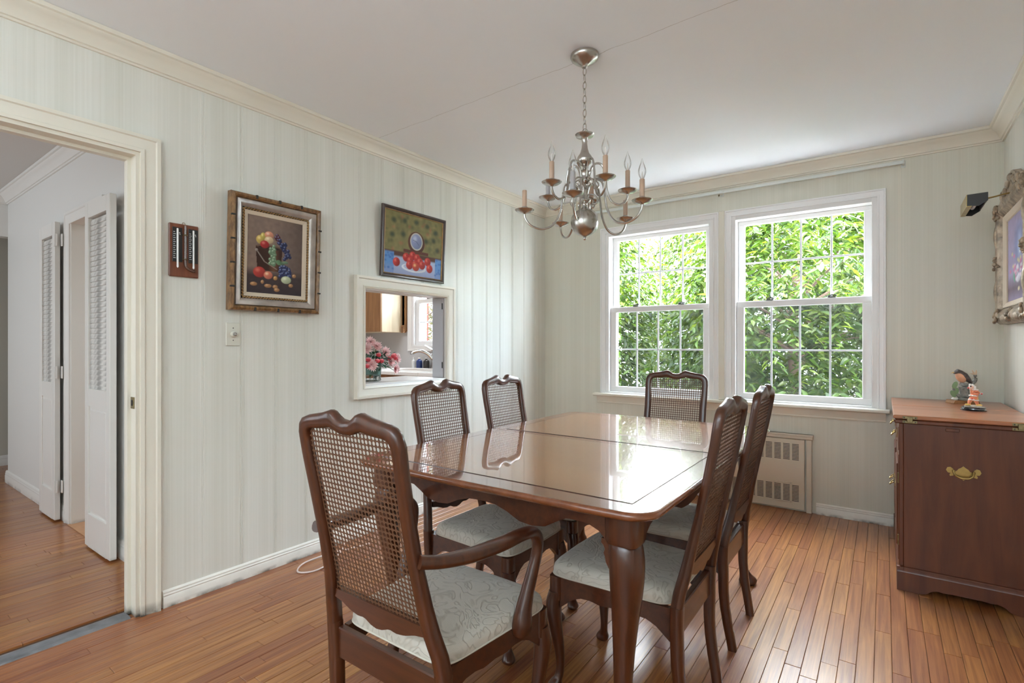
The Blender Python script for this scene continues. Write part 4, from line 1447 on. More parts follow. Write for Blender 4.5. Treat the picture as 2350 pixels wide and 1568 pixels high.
# front: two small top drawers and two doors, seen edge-on
for i in range(2):
    y0 = -by + 0.035 + i * (by - 0.02)
    y1 = y0 + by - 0.05
    d = MB().box(-bx + 0.002, -bx + 0.02, y0, y1, 0.655, 0.775, c=0.004).build('drawer', M['buffet'], bf)
    bail_pull(d, (-bx + 0.0015, (y0 + y1) / 2, 0.715), (0, 1, 0), (-1, 0, 0), 0.6)
    d = MB().box(-bx + 0.002, -bx + 0.02, y0, y1, 0.125, 0.64, c=0.004)
    d.box(-bx - 0.004, -bx + 0.006, y0 + 0.06, y1 - 0.06, 0.18, 0.585, c=0.006)
    d = d.build('door', M['buffet'], bf)
    bail_pull(d, (-bx - 0.0035, y0 + (0.38 if i == 0 else 0.05), 0.42), (0, 1, 0), (-1, 0, 0), 0.5)
    for z in (0.2, 0.5):
        MB().box(-bx - 0.001, -bx + 0.004, (y0 - 0.008 if i == 0 else y1 - 0.004), (y0 + 0.004 if i == 0 else y1 + 0.008), z, z + 0.05, c=0.001).build('hinge', M['brass_dull'], d)
for hx in (-bx + 0.045, bx - 0.075):
    b = MB()
    for z0 in (0.7985, 0.8185):
        b.box(hx - 0.028, hx + 0.028, -by - 0.0165, -by - 0.010, z0, z0 + 0.013, c=0.001)
    b.box(hx - 0.011, hx + 0.011, -by - 0.022, -by - 0.012, 0.803, 0.829, c=0.002)
    b.build('top_hinge', M['brass_dull'], bf)
    sc_m = MB()
    for z0 in (0.805, 0.825):
        for s_ in (-1, 1):
            sc_m.ball((hx + s_ * 0.021, -by - 0.0165, z0), (0.003, 0.001, 0.003), 8, 4)
    sc_m.build('screw', M['black'], bf)
MB().box(-0.075, -0.025, -by - 0.008, -by + 0.002, 0.772, 0.786, c=0.002).build('lopper_slide', M['buffet'], bf)

# ------------------------------------------------------------------ paintings as colour-attribute grids
def grid_paint(name, w, h, nx, ny, img, parent, put, mat=None):
    vs = []
    for j in range(ny):
        for i in range(nx):
            vs.append(put(i / (nx - 1) * w, j / (ny - 1) * h))
    fs = [(j * nx + i, j * nx + i + 1, (j + 1) * nx + i + 1, (j + 1) * nx + i) for j in range(ny - 1) for i in range(nx - 1)]
    me = bpy.data.meshes.new(name)
    me.from_pydata(vs, [], fs)
    me.materials.append(mat or M['paint'])
    ca = me.color_attributes.new('col', 'FLOAT_COLOR', 'POINT')
    rgba = np.ones((ny * nx, 4), dtype=np.float32)
    rgba[:, :3] = np.clip(img.reshape(-1, 3), 0, 1)
    ca.data.foreach_set('color', rgba.ravel())
    o = bpy.data.objects.new(name, me)
    C.objects.link(o)
    o.parent = parent
    return o
def s2l(c):
    return np.array([((x / 255.) / 12.92 if x / 255. < .04045 else ((x / 255. + .055) / 1.055) ** 2.4) for x in c])
class Paint:
    def __init__(s, nx, ny, aspect):
        s.nx, s.ny = nx, ny
        s.U, s.Vv = np.meshgrid(np.linspace(0, 1, nx), np.linspace(0, 1, ny))
        s.asp = aspect
        s.img = np.zeros((ny, nx, 3))
        g = rng.normal(size=(ny // 6 + 3, nx // 6 + 3))
        yy = np.linspace(0, g.shape[0] - 1.001, ny)
        xx = np.linspace(0, g.shape[1] - 1.001, nx)
        yi, xi = yy.astype(int), xx.astype(int)
        fy, fx = (yy - yi)[:, None], (xx - xi)[None, :]
        s.noise = g[yi][:, xi] * (1 - fy) * (1 - fx) + g[yi + 1][:, xi] * fy * (1 - fx) + g[yi][:, xi + 1] * (1 - fy) * fx + g[yi + 1][:, xi + 1] * fy * fx
    def fill(s, c):
        s.img[:] = s2l(c)
    def mix(s, mask, c):
        m = np.clip(mask, 0, 1)[..., None]
        s.img = s.img * (1 - m) + s2l(c) * m
    def ell(s, cx, cy, rx, ry, c, hi=None, soft=0.15, shade=0.5, rot=0.0, a=1.0):
        dx, dy = (s.U - cx), (s.Vv - cy)
        if rot:
            dxa, dya = dx * s.asp, dy
            dx, dy = (dxa * math.cos(rot) + dya * math.sin(rot)) / s.asp, -dxa * math.sin(rot) + dya * math.cos(rot)
        d = np.sqrt((dx / rx) ** 2 + (dy / ry) ** 2)
        m = np.clip((1 - d) / soft, 0, 1) * a
        base = s2l(c)[None, None, :] * (1 - shade * np.clip((dx / rx - dy / ry) * .5 + .3, 0, 1)[..., None])
        if hi:
            k = np.clip(1 - np.sqrt((dx / rx + .3) ** 2 + (dy / ry - .35) ** 2) / .5, 0, 1)[..., None]
            base = base * (1 - k) + s2l(hi)[None, None, :] * k
        s.img = s.img * (1 - m[..., None]) + base * m[..., None]
    def line(s, x0, y0, x1, y1, w, c, a=1.0):
        px, py = (s.U - x0) * s.asp, s.Vv - y0
        vx, vy = (x1 - x0) * s.asp, y1 - y0
        t = np.clip((px * vx + py * vy) / (vx * vx + vy * vy), 0, 1)
        d = np.hypot(px - t * vx, py - t * vy)
        s.mix(np.clip((w - d) / (w * .5), 0, 1) * a, c)

# painting A: copper bucket of fruit
pa = Paint(120, 168, 0.70)
pa.fill((128, 108, 96))
pa.mix(np.clip((pa.U - .45) * 1.6, 0, 1) * .75, (62, 50, 46))
pa.mix(np.clip((0.34 - pa.Vv) * 9, 0, 1), (64, 52, 52))
pa.mix(np.clip((0.16 - pa.Vv) * 5, 0, 1) * .7, (44, 38, 46))
pa.img *= (1 + .06 * pa.noise[..., None])
bm_ = (np.abs(pa.U - .385) < .24 - (0.62 - pa.Vv) * .10) & (pa.Vv < .615) & (pa.Vv > .30)
pa.mix(bm_ * 1.0, (60, 38, 30))
pa.mix(bm_ * np.clip(1 - np.abs(pa.U - .47) / .10, 0, 1) * .6, (128, 84, 58))
pa.ell(.385, .615, .245, .035, (112, 88, 70), shade=.6)
pa.ell(.385, .605, .215, .022, (50, 34, 30), shade=.2)
pa.line(.17, .55, .30, .42, .008, (150, 140, 130)); pa.line(.30, .42, .52, .335, .008, (140, 125, 112))
pa.ell(.16, .56, .028, .02, (160, 150, 140))
pa.ell(.225, .70, .08, .062, (206, 176, 96), (240, 225, 160))
pa.ell(.27, .745, .05, .055, (200, 180, 90), (240, 230, 160))
pa.ell(.375, .775, .085, .052, (222, 150, 120), (245, 215, 190))
pa.ell(.375, .71, .085, .05, (216, 190, 150), (245, 235, 205))
pa.ell(.30, .645, .085, .055, (170, 50, 50), (220, 120, 110))
for _ in range(46):
    u = random.random()
    gx = .50 + .22 * math.sin(u * PI * .62) + random.uniform(-.05, .05)
    gy = .77 - .30 * u + random.uniform(-.03, .03)
    pa.ell(gx, gy, .036, .026, (44, 48, 84) if u > .15 else (84, 40, 48), (130, 140, 180), .3)
for _ in range(30):
    u = random.random()
    pa.ell(.44 + random.uniform(-.055, .055), .66 - .27 * u, .034, .026, (118, 146, 116), (190, 210, 180), .3)
pa.ell(.60, .42, .07, .03, (96, 120, 92)); pa.ell(.68, .44, .06, .02, (110, 135, 105)); pa.ell(.56, .43, .05, .04, (100, 132, 96), rot=1.0)
for _ in range(34):
    pa.ell(.68 + random.uniform(-.10, .10), .29 + random.uniform(-.06, .10), .036, .026, (50, 56, 96), (160, 172, 214), .3)
pa.ell(.215, .275, .115, .075, (178, 62, 54), (214, 118, 96))
pa.ell(.37, .245, .085, .055, (206, 120, 96), (240, 214, 176))
pa.ell(.50, .215, .04, .03, (190, 140, 84), (225, 190, 130))
pa.ell(.70, .205, .10, .055, (190, 196, 160), (226, 228, 202))
for (x, y, rx) in ((.12, .115, .065), (.37, .105, .07), (.50, .10, .05), (.53, .06, .055), (.79, .135, .045), (.85, .27, .04), (.27, .15, .03)):
    pa.ell(x, y, rx, .027, (176, 128, 86), (214, 176, 136))
# painting B: apples and a clock on a blue cloth
pb_ = Paint(150, 120, 1.26)
pb_.fill((124, 116, 72))
for _ in range(60):
    pb_.ell(random.random(), random.uniform(.38, 1.0), random.uniform(.03, .06), random.uniform(.03, .07), random.choice(((104, 100, 66), (150, 132, 84), (84, 88, 58), (150, 92, 66))), soft=.8, shade=0, a=.55)
for (x, y) in ((.14, .86), (.32, .88), (.52, .90), (.72, .88), (.88, .80), (.12, .62), (.30, .66), (.70, .62), (.84, .66), (.92, .5)):
    pb_.ell(x, y, .06, .065, (48, 66, 48), soft=.7, shade=.1, a=.85)
pb_.img *= (1 + .08 * pb_.noise[..., None])
pb_.mix(np.clip((.38 - pb_.Vv) * 40, 0, 1), (84, 52, 40))
pb_.mix(np.clip((.30 + (pb_.U - .5) ** 2 * .0 - pb_.Vv) * 30, 0, 1), (166, 178, 206))
pb_.mix(np.clip((.36 - pb_.Vv) * 30, 0, 1) * ((pb_.U < .16) | (pb_.U > .88)), (98, 144, 200))
pb_.mix(np.clip((.16 - pb_.Vv) * 10, 0, 1) * .6, (140, 150, 190))
for _ in range(26):
    pb_.ell(random.choice((random.uniform(0, .15), random.uniform(.89, 1))), random.uniform(.05, .33), .025, .025, (66, 108, 178), soft=.6, shade=0, a=.7)
pb_.ell(.53, .56, .15, .19, (88, 50, 34), soft=.06, shade=.3)
pb_.mix(((np.abs(pb_.U - .53) < .22) & (np.abs(pb_.Vv - .40) < .025)) * 1.0, (92, 50, 34))
pb_.ell(.53, .58, .112, .15, (196, 192, 178), soft=.05, shade=0)
pb_.ell(.53, .58, .100, .135, (140, 148, 184), (190, 196, 214), .12, .4)
pb_.line(.53, .58, .57, .53, .006, (60, 60, 80)); pb_.line(.53, .58, .47, .60, .005, (60, 60, 80))
pb_.ell(.50, .13, .22, .075, (228, 232, 240), soft=.06, shade=.25)
pb_.ell(.50, .14, .19, .06, (180, 190, 214), soft=.1, shade=.2)
for (x, y) in ((.36, .29), (.47, .33), (.55, .30), (.43, .24), (.60, .245), (.42, .17), (.64, .20), (.52, .19), (.20, .19), (.74, .27), (.78, .16)):
    pb_.ell(x, y, .062, .078, (186, 44, 38), (224, 110, 92), .12, .6)
    pb_.ell(x + .005, y + .03, .010, .010, (70, 36, 24), soft=.5, shade=0)
pb_.ell(.53, .155, .066, .075, (196, 70, 48), (238, 190, 130), .12, .5)
# painting C: pale bouquet on lavender ground
pc = Paint(90, 120, 0.62)
pc.fill((168, 158, 186))
pc.mix(np.clip((.32 - pc.Vv) * 6, 0, 1), (112, 98, 108))
pc.mix(np.clip((.13 - pc.Vv) * 6, 0, 1) * .7, (160, 150, 184))
pc.ell(.50, .64, .26, .30, (132, 142, 186), soft=.5, shade=.2, a=.8)
pc.ell(.54, .62, .13, .22, (178, 190, 220), soft=.6, shade=0, a=.8)
for _ in range(40):
    pc.ell(.48 + random.gauss(0, .13), .36 + random.gauss(0, .11), .05, .03, random.choice(((222, 120, 160), (240, 220, 230), (236, 236, 240), (200, 96, 136), (226, 214, 150))), soft=.6, shade=.2, rot=random.uniform(0, 3), a=.85)
pc.ell(.48, .24, .11, .05, (230, 226, 236), soft=.3); pc.ell(.30, .27, .05, .08, (120, 180, 150), soft=.5, rot=.3)
pc.img *= (1 + .05 * pc.noise[..., None])

def lput(o):
    """wall-left picture frame coordinates: u along +Y, v up, h out (+X)"""
    return lambda u, v, h=0.0: (o[0] + h, o[1] + u, o[2] + v)
def frame_ring(b, w, h, prof, put):
    """prof = [(inset, height)] lofted around the rectangle w x h"""
    vs, fs = [], []
    for (a, ht) in prof:
        for (u, v) in ((a, a), (w - a, a), (w - a, h - a), (a, h - a)):
            vs.append(put(u, v, ht))
    for j in range(len(prof) - 1):
        for i in range(4):
            q = (i + 1) % 4
            fs.append((j * 4 + i, j * 4 + q, (j + 1) * 4 + q, (j + 1) * 4 + i))
    b.add(vs, fs)
    return b

# --- painting A (fruit bucket), leaning forward a little at the top
W_, H_ = 0.485, 0.575
p1 = thing('framed_painting', 'still-life painting of fruit in a bucket in a wide gold and silver frame', 'painting', (0.010, 1.213, 1.342), 0, None)
put = lput((0, 0, 0))
frame_ring(MB(), W_, H_, [(0, 0), (0, .034), (.004, .042), (.014, .046), (.022, .040), (.026, .030)], put).build('outer_frame', M['frame_gold'], p1)
frame_ring(MB(), W_, H_, [(.026, .030), (.030, .038), (.044, .034), (.056, .024), (.062, .020)], put).build('frame_cove', M['frame_silver'], p1, smooth=True, angle=30)
frame_ring(MB(), W_, H_, [(.074, .020), (.076, .018), (.092, .013), (.094, .010)], put).build('liner', M['linen'], p1)
b = MB()
def rope(b, a, w, h, hh, r):
    segs = [((a, a), (w - a, a)), ((w - a, a), (w - a, h - a)), ((w - a, h - a), (a, h - a)), ((a, h - a), (a, a))]
    for (p, q) in segs:
        L = math.hypot(q[0] - p[0], q[1] - p[1])
        n = int(L / 0.0145)
        for i in range(n):
            t = (i + .5) / n
            ang = math.atan2(q[1] - p[1], q[0] - p[0]) + .5
            R = Matrix.Rotation(ang, 3, 'X')
            b.ball(put(p[0] + (q[0] - p[0]) * t, p[1] + (q[1] - p[1]) * t, hh), (r, .0095, .0042), 6, 5, R)
rope(b, .068, W_, H_, .021, .006)
o = b.build('rope_moulding', M['frame_rope'], p1, smooth=True); o['kind'] = 'stuff'
nb = MB()
for i in range(1, 5):
    for s_ in (0, 1):
        v = H_ * i / 5
        nb.box(0.034, 0.048, s_ * (W_ - .018) + (.0 if s_ == 0 else 0), s_ * (W_ - .018) + .018, v - .004, v + .004, c=.001)
        if i < 4:
            u = W_ * i / 4
            nb.box(0.034, 0.048, u - .005, u + .005, s_ * (H_ - .018), s_ * (H_ - .018) + .018, c=.001)
nb.build('frame_notch', M['dark'], p1)
frame_ring(MB(), W_, H_, [(.090, 0.0), (.090, .009)], put)
MB().box(0, .008, .06, W_ - .06, .06, H_ - .06).build('backing_board', M['dark'], p1)
a_ = .093
grid_paint('canvas', W_ - 2 * a_, H_ - 2 * a_, 120, 168, pa.img, p1, lambda u, v: put(u + a_, v + a_, .0095))
p1.rotation_euler = (0, math.radians(2.0), 0)
# --- painting B
W_, H_ = 0.575, 0.455
p2 = thing('framed_painting', 'painting of red apples and a clock in a dark narrow frame above the pass-through', 'painting', (0.006, 2.155, 1.612), 0, None)
frame_ring(MB(), W_, H_, [(0, 0), (0, .016), (.004, .020), (.012, .021), (.018, .015), (.022, .012)], put).build('outer_frame', M['frame_dark'], p2, smooth=True, angle=30)
frame_ring(MB(), W_, H_, [(.022, .012), (.024, .014), (.027, .011), (.028, .007)], put).build('gilt_slip', M['frame_rope'], p2)
MB().box(0, .005, .012, W_ - .012, .012, H_ - .012).build('backing_board', M['dark'], p2)
a_ = .027
grid_paint('canvas', W_ - 2 * a_, H_ - 2 * a_, 150, 120, pb_.img, p2, lambda u, v: put(u + a_, v + a_, .007))
p2.rotation_euler = (0, math.radians(2.5), 0)
# --- painting C on the right wall in a carved frame
YC0, YC1, ZC0, ZC1 = 3.22, 4.00, 1.285, 1.965
p3 = thing('framed_painting', 'painting with lavender ground in an ornate carved gilt frame on the right wall', 'painting', (XR - 0.004, YC1, ZC0), 0, None)
w3, h3 = YC1 - YC0, ZC1 - ZC0
def rput(u, v, h=0.0):
    return (-h, -u, v)
frame_ring(MB(), w3, h3, [(.0, 0), (.0, .03), (.012, .045), (.035, .055), (.060, .050), (.078, .034), (.088, .026)], rput).build('outer_frame', M['frame_orn'], p3, smooth=True, angle=30)
frame_ring(MB(), w3, h3, [(.088, .030), (.092, .032), (.118, .020), (.120, .014)], rput).build('liner', M['linen'], p3)
b = MB()
def cluster(u, v, s_, n_=9):
    for i in range(n_):
        a = 2 * PI * i / n_ + random.uniform(-.2, .2)
        r = s_ * random.uniform(.35, .9)
        c = rput(u + r * math.cos(a), v + r * math.sin(a), .050 + random.uniform(-.006, .010))
        b.ball(c, (.010, s_ * .34, s_ * .20), 8, 5, Matrix.Rotation(a + 1.2, 3, 'X'))
    b.ball(rput(u, v, .058), (.012, s_ * .3, s_ * .3), 8, 6)
for (u, v) in ((.045, .045), (w3 - .045, .045), (.045, h3 - .045), (w3 - .045, h3 - .045)):
    cluster(u, v, .050, 12)
for v in (h3 * .5,):
    cluster(.040, v, .038); cluster(w3 - .040, v, .038)
for v in (h3 * .27, h3 * .73):
    for uu in (.028, w3 - .028):
        b.ball(rput(uu, v, .040), (.022, .026, .075), 10, 8)
for u in (w3 * .5,):
    cluster(u, .040, .045)
for u in (w3 * .3, w3 * .7):
    for vv in (.028, h3 - .028):
        b.ball(rput(u, vv, .040), (.022, .085, .024), 10, 8)
o = b.build('carved_ornament', M['frame_orn'], p3, smooth=True); o['kind'] = 'stuff'
b = MB()
key = [(-.30, 0), (-.27, .035), (-.20, .055), (-.13, .062), (-.09, .085), (-.045, .105), (0, .115), (.045, .105), (.09, .085), (.13, .062), (.20, .055), (.27, .035), (.30, 0)]
b.prism([(a, c) for a, c in key], rput(w3 / 2, h3 - .02, .012), (0, -1, 0), (0, 0, 1), (-.030, 0, 0))
for (u, v) in ((0, .08), (-.06, .06), (.06, .06), (-.13, .035), (.13, .035), (-.2, .03), (.2, .03)):
    b.ball(rput(w3 / 2 + u, h3 - .02 + v, .045), (.014, .034, .020), 10, 6, Matrix.Rotation(u * 4, 3, 'X'))
b.build('crest', M['frame_orn'], p3, smooth=True, angle=40)
MB().box(-.012, 0, -w3 + .05, -.05, .05, h3 - .05).build('backing_board', M['dark'], p3)
grid_paint('canvas', w3 - .236, h3 - .236, 90, 120, pc.img, p3, lambda u, v: rput(u + .118, v + .118, .0135))
# picture light
pl = thing('picture_light', 'brass-faced picture light with black ends on a thin arm above the carved frame', 'lamp', (2.938, 3.45, 1.925))
MB().sweep([(.03, .125, -.002), (.10, .125, .000), (.17, .125, .012), (.205, .125, .010)], 0.0042, n=8, sub=3).build('arm', M['brass'], pl, smooth=True)
b = MB()
poly = [(0.003, 0), (.080, .002), (.080, -.003), (.010, -.006), (.006, -.052), (.003, -.052)]
b.prism(poly, (0, 0, 0), (1, 0, 0), (0, 0, 1), (0, .25, 0))
b.box(.076, .080, 0, .25, -.036, .001)
b.build('hood', M['black'], pl)
endp = [(.002, .002), (.081, .004), (.081, -.037), (.046, -.060), (.002, -.054)]
for y in (-.002, .250):
    MB().prism(endp, (0, y, 0), (1, 0, 0), (0, 0, 1), (0, .002, 0)).build('end_cap', M['black'], pl)
MB().box(-.0005, .0025, -.002, .252, -.056, .002, c=.0005).box(-.0005, .020, -.002, .252, -.0585, -.0555).build('face_plate', M['brass'], pl)
MB().sweep([(.045, .03, -.022), (.045, .22, -.022)], .011, n=12).build('tube_lamp', M['white'], pl, smooth=True)

# ------------------------------------------------------------------ wall instrument and switch
th = thing('wall_thermometer', 'red-brown board with two black thermometer scales and glass tubes by the doorway', 'thermometer', (0.001, 0.968, 1.480))
MB().box(0, .012, 0, .122, 0, .240, c=.003).build('board', M['mahog'], th)
for i, y in enumerate((.012, .078)):
    s_ = MB().box(.0125, .0155, y, y + .040, .066, .222, c=.0008).build('scale_plate', M['black'], th)
    tk = MB()
    for k_ in range(14):
        z = .082 + k_ * .0090
        tk.box(.0156, .0160, y + .003, y + (.010 if k_ % 2 else .013), z, z + .0022)
    # numerals run beside the tube as small raised marks
    tk.box(.0156, .0160, y + .026, y + .031, .196, .200).box(.0156, .0160, y + .028, y + .032, .190, .193)
    tk.build('scale_mark', M['white'], s_)
    yc = y + .019
    MB().sweep([(.020, yc, .050), (.020, yc, .216)], .0038, n=8).build('glass_tube', M['white'], th, smooth=True)
    MB().ball((.020, yc, .047), (.0045, .0045, .009), 8, 6).build('tube_bulb', M['white'], th, smooth=True)
MB().sweep([(.022, .062, .232), (.022, .062, .120), (.022, .062, .058), (.022, .070, .040), (.022, .088, .031), (.022, .102, .030)], .0055, ref=(1, 0, 0), n=10, sub=4).build('wet_bulb_tube', M['crystal'], th, smooth=True)
for z in (.19, .08):
    MB().sweep([(.014, .052, z), (.024, .055, z), (.028, .062, z), (.024, .069, z), (.014, .072, z)], .0022, n=6).build('clip', M['brass_dull'], th)
MB().sweep([(.006, .061 + .006 * math.cos(a), .243 + .006 * math.sin(a)) for a in [2 * PI * i / 10 for i in range(10)]], .0012, ref=(1, 0, 0), n=6, closed=True).build('hanging_ring', M['brass_dull'], th)
sw = thing('dimmer_switch', 'ivory wall plate with round metal dimmer knob below the fruit painting', 'switch', (0.001, 1.216, 1.166))
MB().box(0, .006, 0, .068, 0, .114, c=.003).build('plate', M['plate'], sw)
MB().lathe([(0, .0), (.014, .0), (.015, .003), (.015, .014), (.0125, .018), (0.0, .0185)], c=(.006, .034, .057), n=20, axis='X').build('knob', M['plate'], sw, smooth=True)
MB().lathe([(.0095, .0), (.009, .002), (0.0, .0035)], c=(.0245, .034, .057), n=16, axis='X').build('knob_cap', M['chrome'], sw, smooth=True)
for z in (.027, .087):
    MB().ball((.0062, .034, z), (.001, .003, .003), 8, 4).build('screw', M['black'], sw)

# ------------------------------------------------------------------ curtain rod
cr = thing('curtain_rod', 'flat white metal curtain rod mounted across the top of the window wall', 'curtain rod', (0, YW, 2.325))
MB().box(0.47, 2.70, -.052, -.044, -.010, .012, c=.002).box(0.47, 1.62, -.058, -.053, -.008, .010, c=.001).build('rod', M['curtainrod'], cr)
for x in (0.47, 1.60, 2.70):
    MB().box(x - .003, x + .003, -.055, 0, -.014, .016, c=.001).box(x - .012, x + .012, -.003, 0, -.024, .022, c=.001).build('bracket', M['curtainrod'], cr)
MB().sweep([(1.585, -.03, -.012), (1.585, -.045, -.028), (1.585, -.055, -.018)], .003, n=6).build('hook', M['brass_dull'], cr)

# ------------------------------------------------------------------ radiator cover
rc = thing('radiator_cover', 'cream metal radiator cover with slotted vents below the windows', 'radiator cover', (1.70, YW, 0))
b = MB()
b.box(-.52, .452, -.028, -.006, .014, .505, c=.003)
RB = b.build('front_panel', M['radiator'], rc)
MB().box(-.55, .505, -.034, 0, .508, .545, c=.006).box(-.55, .505, -.040, 0, .530, .545, c=.003).box(.462, .495, -.030, 0, 0, .508, c=.003).box(-.55, -.52, -.030, 0, 0, .508, c=.003).build('surround', M['radiator'], rc)
slot = None
def slots(x, z0, n, mat_):
    b_ = MB()
    for k_ in range(n):
        z = z0 + k_ * .0098
        b_.box(x, x + .042, -.0286, -.0262, z, z + .0044)
    return b_.build('vent_slots', M['dark'], rc)
for i in range(16):
    x = .375 - i * .0565
    if x < -.5:
        break
    slots(x, .360, 12, None)
    slots(x, .070, 12, None)
MB().box(.255, .372, -.0325, -.027, .060, .068, c=.001).box(.255, .372, -.0325, -.027, .192, .200, c=.001).box(.362, .372, -.0325, -.027, .060, .20, c=.001).box(.255, .262, -.0325, -.027, .060, .20, c=.001).build('access_door', M['radiator'], rc)

# ------------------------------------------------------------------ cord on the floor
cd = MB()
cd.sweep([(0.02, 1.90, .035), (0.05, 1.86, .012), (0.11, 1.80, .005), (0.20, 1.66, .005), (0.22, 1.55, .005), (0.16, 1.50, .005), (0.09, 1.58, .005), (0.10, 1.72, .009), (0.14, 1.86, .010), (0.16, 1.98, .005)], .0042, n=8, sub=6)
tag(cd.build('power_cord', M['cord'], smooth=True), 'pinkish white cord looped on the floor against the left baseboard', 'cord')

# ------------------------------------------------------------------ flowers on the ledge
def colored(mb_, name, mat, parent, cols, smooth=True):
    o = mb_.build(name, mat, parent, smooth=False, fix=False)
    me = o.data
    ca = me.color_attributes.new('col', 'FLOAT_COLOR', 'POINT')
    a = np.ones((len(me.vertices), 4), dtype=np.float32)
    a[:, :3] = np.array(cols)
    ca.data.foreach_set('color', a.ravel())
    if smooth:
        me.polygons.foreach_set('use_smooth', [True] * len(me.polygons))
    return o
VX, VY = -0.16, 2.215
vs_ = thing('vase', 'square crystal vase with aqua lining on the pass-through ledge', 'vase', (VX, VY, 0.9305))
b = MB()
b.loft([(V((0, 0, z)), V((w, 0, 0)), V((0, w, 0))) for z, w in ((0.0, .050), (.004, .056), (.03, .058), (.034, .055), (.04, .058), (.115, .060), (.12, .060))], n=32, e=.4)
b.build('body', M['crystal'], vs_, smooth=True, angle=30)
b = MB()
b.loft([(V((0, 0, z)), V((w, 0, 0)), V((0, w, 0))) for z, w in ((0.045, .050), (.117, .0555))], n=24, e=.5)
b.build('lining', M['aqua'], vs_, smooth=True, angle=30)
b = MB()
for i in range(10):
    a = 2 * PI * i / 10
    for z in (.012, .024):
        b.ball((.057 * math.copysign(abs(math.cos(a)) ** .5, math.cos(a)), .057 * math.copysign(abs(math.sin(a)) ** .5, math.sin(a)), z), .006, 6, 4)
b.build('cut_facets', M['crystal'], vs_)['kind'] = 'stuff'
bq = thing('bouquet', 'bouquet of pink chrysanthemums and small red buds standing in the crystal vase', 'flowers', (VX, VY, 0.9305 + 0.115))
FL = [(0.05, -.075, .10, .052), (-.02, .02, .145, .045), (0.03, .105, .075, .046), (.06, -.035, -.005, .048), (.05, .135, .01, .044), (.03, .205, .03, .044), (.04, .185, -.04, .044), (-.06, -.03, .12, .045), (0.0, .06, .115, .044)]
for (x, y, z, r) in FL:
    b = MB(); cols = []
    n_ax = V((x * 1.0 + .35, y * 1.2 - .12, z * 1.0 + .03)).normalized()
    q = n_ax.to_track_quat('Z', 'Y').to_matrix()
    for ringi, (cnt, tilt, L_) in enumerate(((18, .25, 1.0), (15, .65, .85), (11, 1.0, .62), (7, 1.3, .40))):
        for i in range(cnt):
            a = 2 * PI * i / cnt + ringi * .3 + random.uniform(-.08, .08)
            dr = V((math.cos(a) * math.cos(tilt), math.sin(a) * math.cos(tilt), math.sin(tilt)))
            sd_ = V((-math.sin(a), math.cos(a), 0))
            L2 = r * L_ * random.uniform(.88, 1.08)
            w = r * .13
            p = [V((0, 0, 0)), dr * L2 * .55 + sd_ * w, dr * L2 + V((0, 0, -.002)), dr * L2 * .55 - sd_ * w]
            b.add([V((x, y, z)) + q @ v for v in p], [(0, 1, 2, 3)])
            cols += [(.72, .22, .24), (.88, .52, .53), (.93, .80, .79), (.88, .52, .53)]
    colored(b, 'flower', M['petal'], bq, cols, False)
for (x, y, z) in ((.075, .01, .06), (.08, .03, .02), (.075, .0, .02), (.07, .14, .05), (.06, .115, .035), (.06, .165, .035), (.06, .155, .055), (.07, -.07, .03), (.07, -.08, -.01)):
    b = MB()
    b.ball((x, y, z), (.017, .017, .015), 10, 7)
    colored(b, 'bud', M['petal'], bq, [(.62, .07, .09) if (v[2] < z + .004) else (.80, .25, .27) for v in b.v])
b = MB(); cols = []
for i in range(150):
    a = random.uniform(0, 2 * PI)
    rr = random.uniform(.02, .14)
    base = V((rr * .45 * math.cos(a), rr * math.sin(a) + .05, random.uniform(-.03, .10) * (1 - rr * 2)))
    d_ = V((math.cos(a) * .5, math.sin(a), random.uniform(-.5, .6))).normalized()
    s3_ = d_.cross(V((0, 0, 1))).normalized()
    L_ = random.uniform(.03, .055)
    b.add([base, base + d_ * L_ * .5 + s3_ * L_ * .25, base + d_ * L_ - V((0, 0, L_ * .2)), base + d_ * L_ * .5 - s3_ * L_ * .25], [(0, 1, 2, 3)])
    cc = random.choice(((.02, .07, .04), (.03, .10, .06), (.015, .05, .03)))
    cols += [cc] * 4
lv = colored(b, 'foliage', M['leaf_arr'], bq, cols, False)
lv['kind'] = 'stuff'
b = MB()
for (x, y, z, r) in FL:
    b.sweep([(0, 0, -.09), (x * .4, y * .4, z * .3), (x * .95, y * .95, z - .01)], .0022, n=5, sub=2)
b.build('stems', M['grass'], bq)

# ------------------------------------------------------------------ figurines on the buffet
bd = thing('bird_figurine', 'robin figurine perched on a grey stump with green leaves on an oak base', 'figurine', (2.965, 3.90, BZ), math.radians(20))
MB().prism([(-.062, 0), (.062, 0), (.062, .006), (.056, .020), (-.056, .020), (-.062, .006)], (0, -.045, 0), (1, 0, 0), (0, 0, 1), (0, .09, 0)).build('base', M['cab'], bd)
stump = plain('grey_stump', (0.22, 0.22, 0.20), 0.5, noise=0.45, nscale=60, bump=.6, bscale=90)
b = MB()
b.sweep([(0.010, 0, .018), (0.012, 0, .035), (0.010, 0, .06), (0.006, 0, .095), (.008, 0, .118)], [.045, .026, .021, .024, .020], n=12, sub=4)
b.sweep([(.015, 0, .09), (.045, 0, .115), (.060, 0, .135), (.060, 0, .165)], [.014, .011, .010, .008], n=10, sub=3)
b.sweep([(-.005, 0, .035), (-.030, 0, .055), (-.045, -.005, .085)], [.012, .009, .007], n=8, sub=3)
b.build('stump', stump, bd, smooth=True)
b = MB()
b.sweep([(.060, 0, .160), (.052, 0, .178), (.045, 0, .194)], [.006, .004, .001], n=6).sweep([(.060, 0, .160), (.064, 0, .180), (.066, 0, .192)], [.006, .005, .002], n=6).sweep([(.060, 0, .165), (.044, 0, .172), (.036, 0, .173)], [.005, .003, .001], n=6)
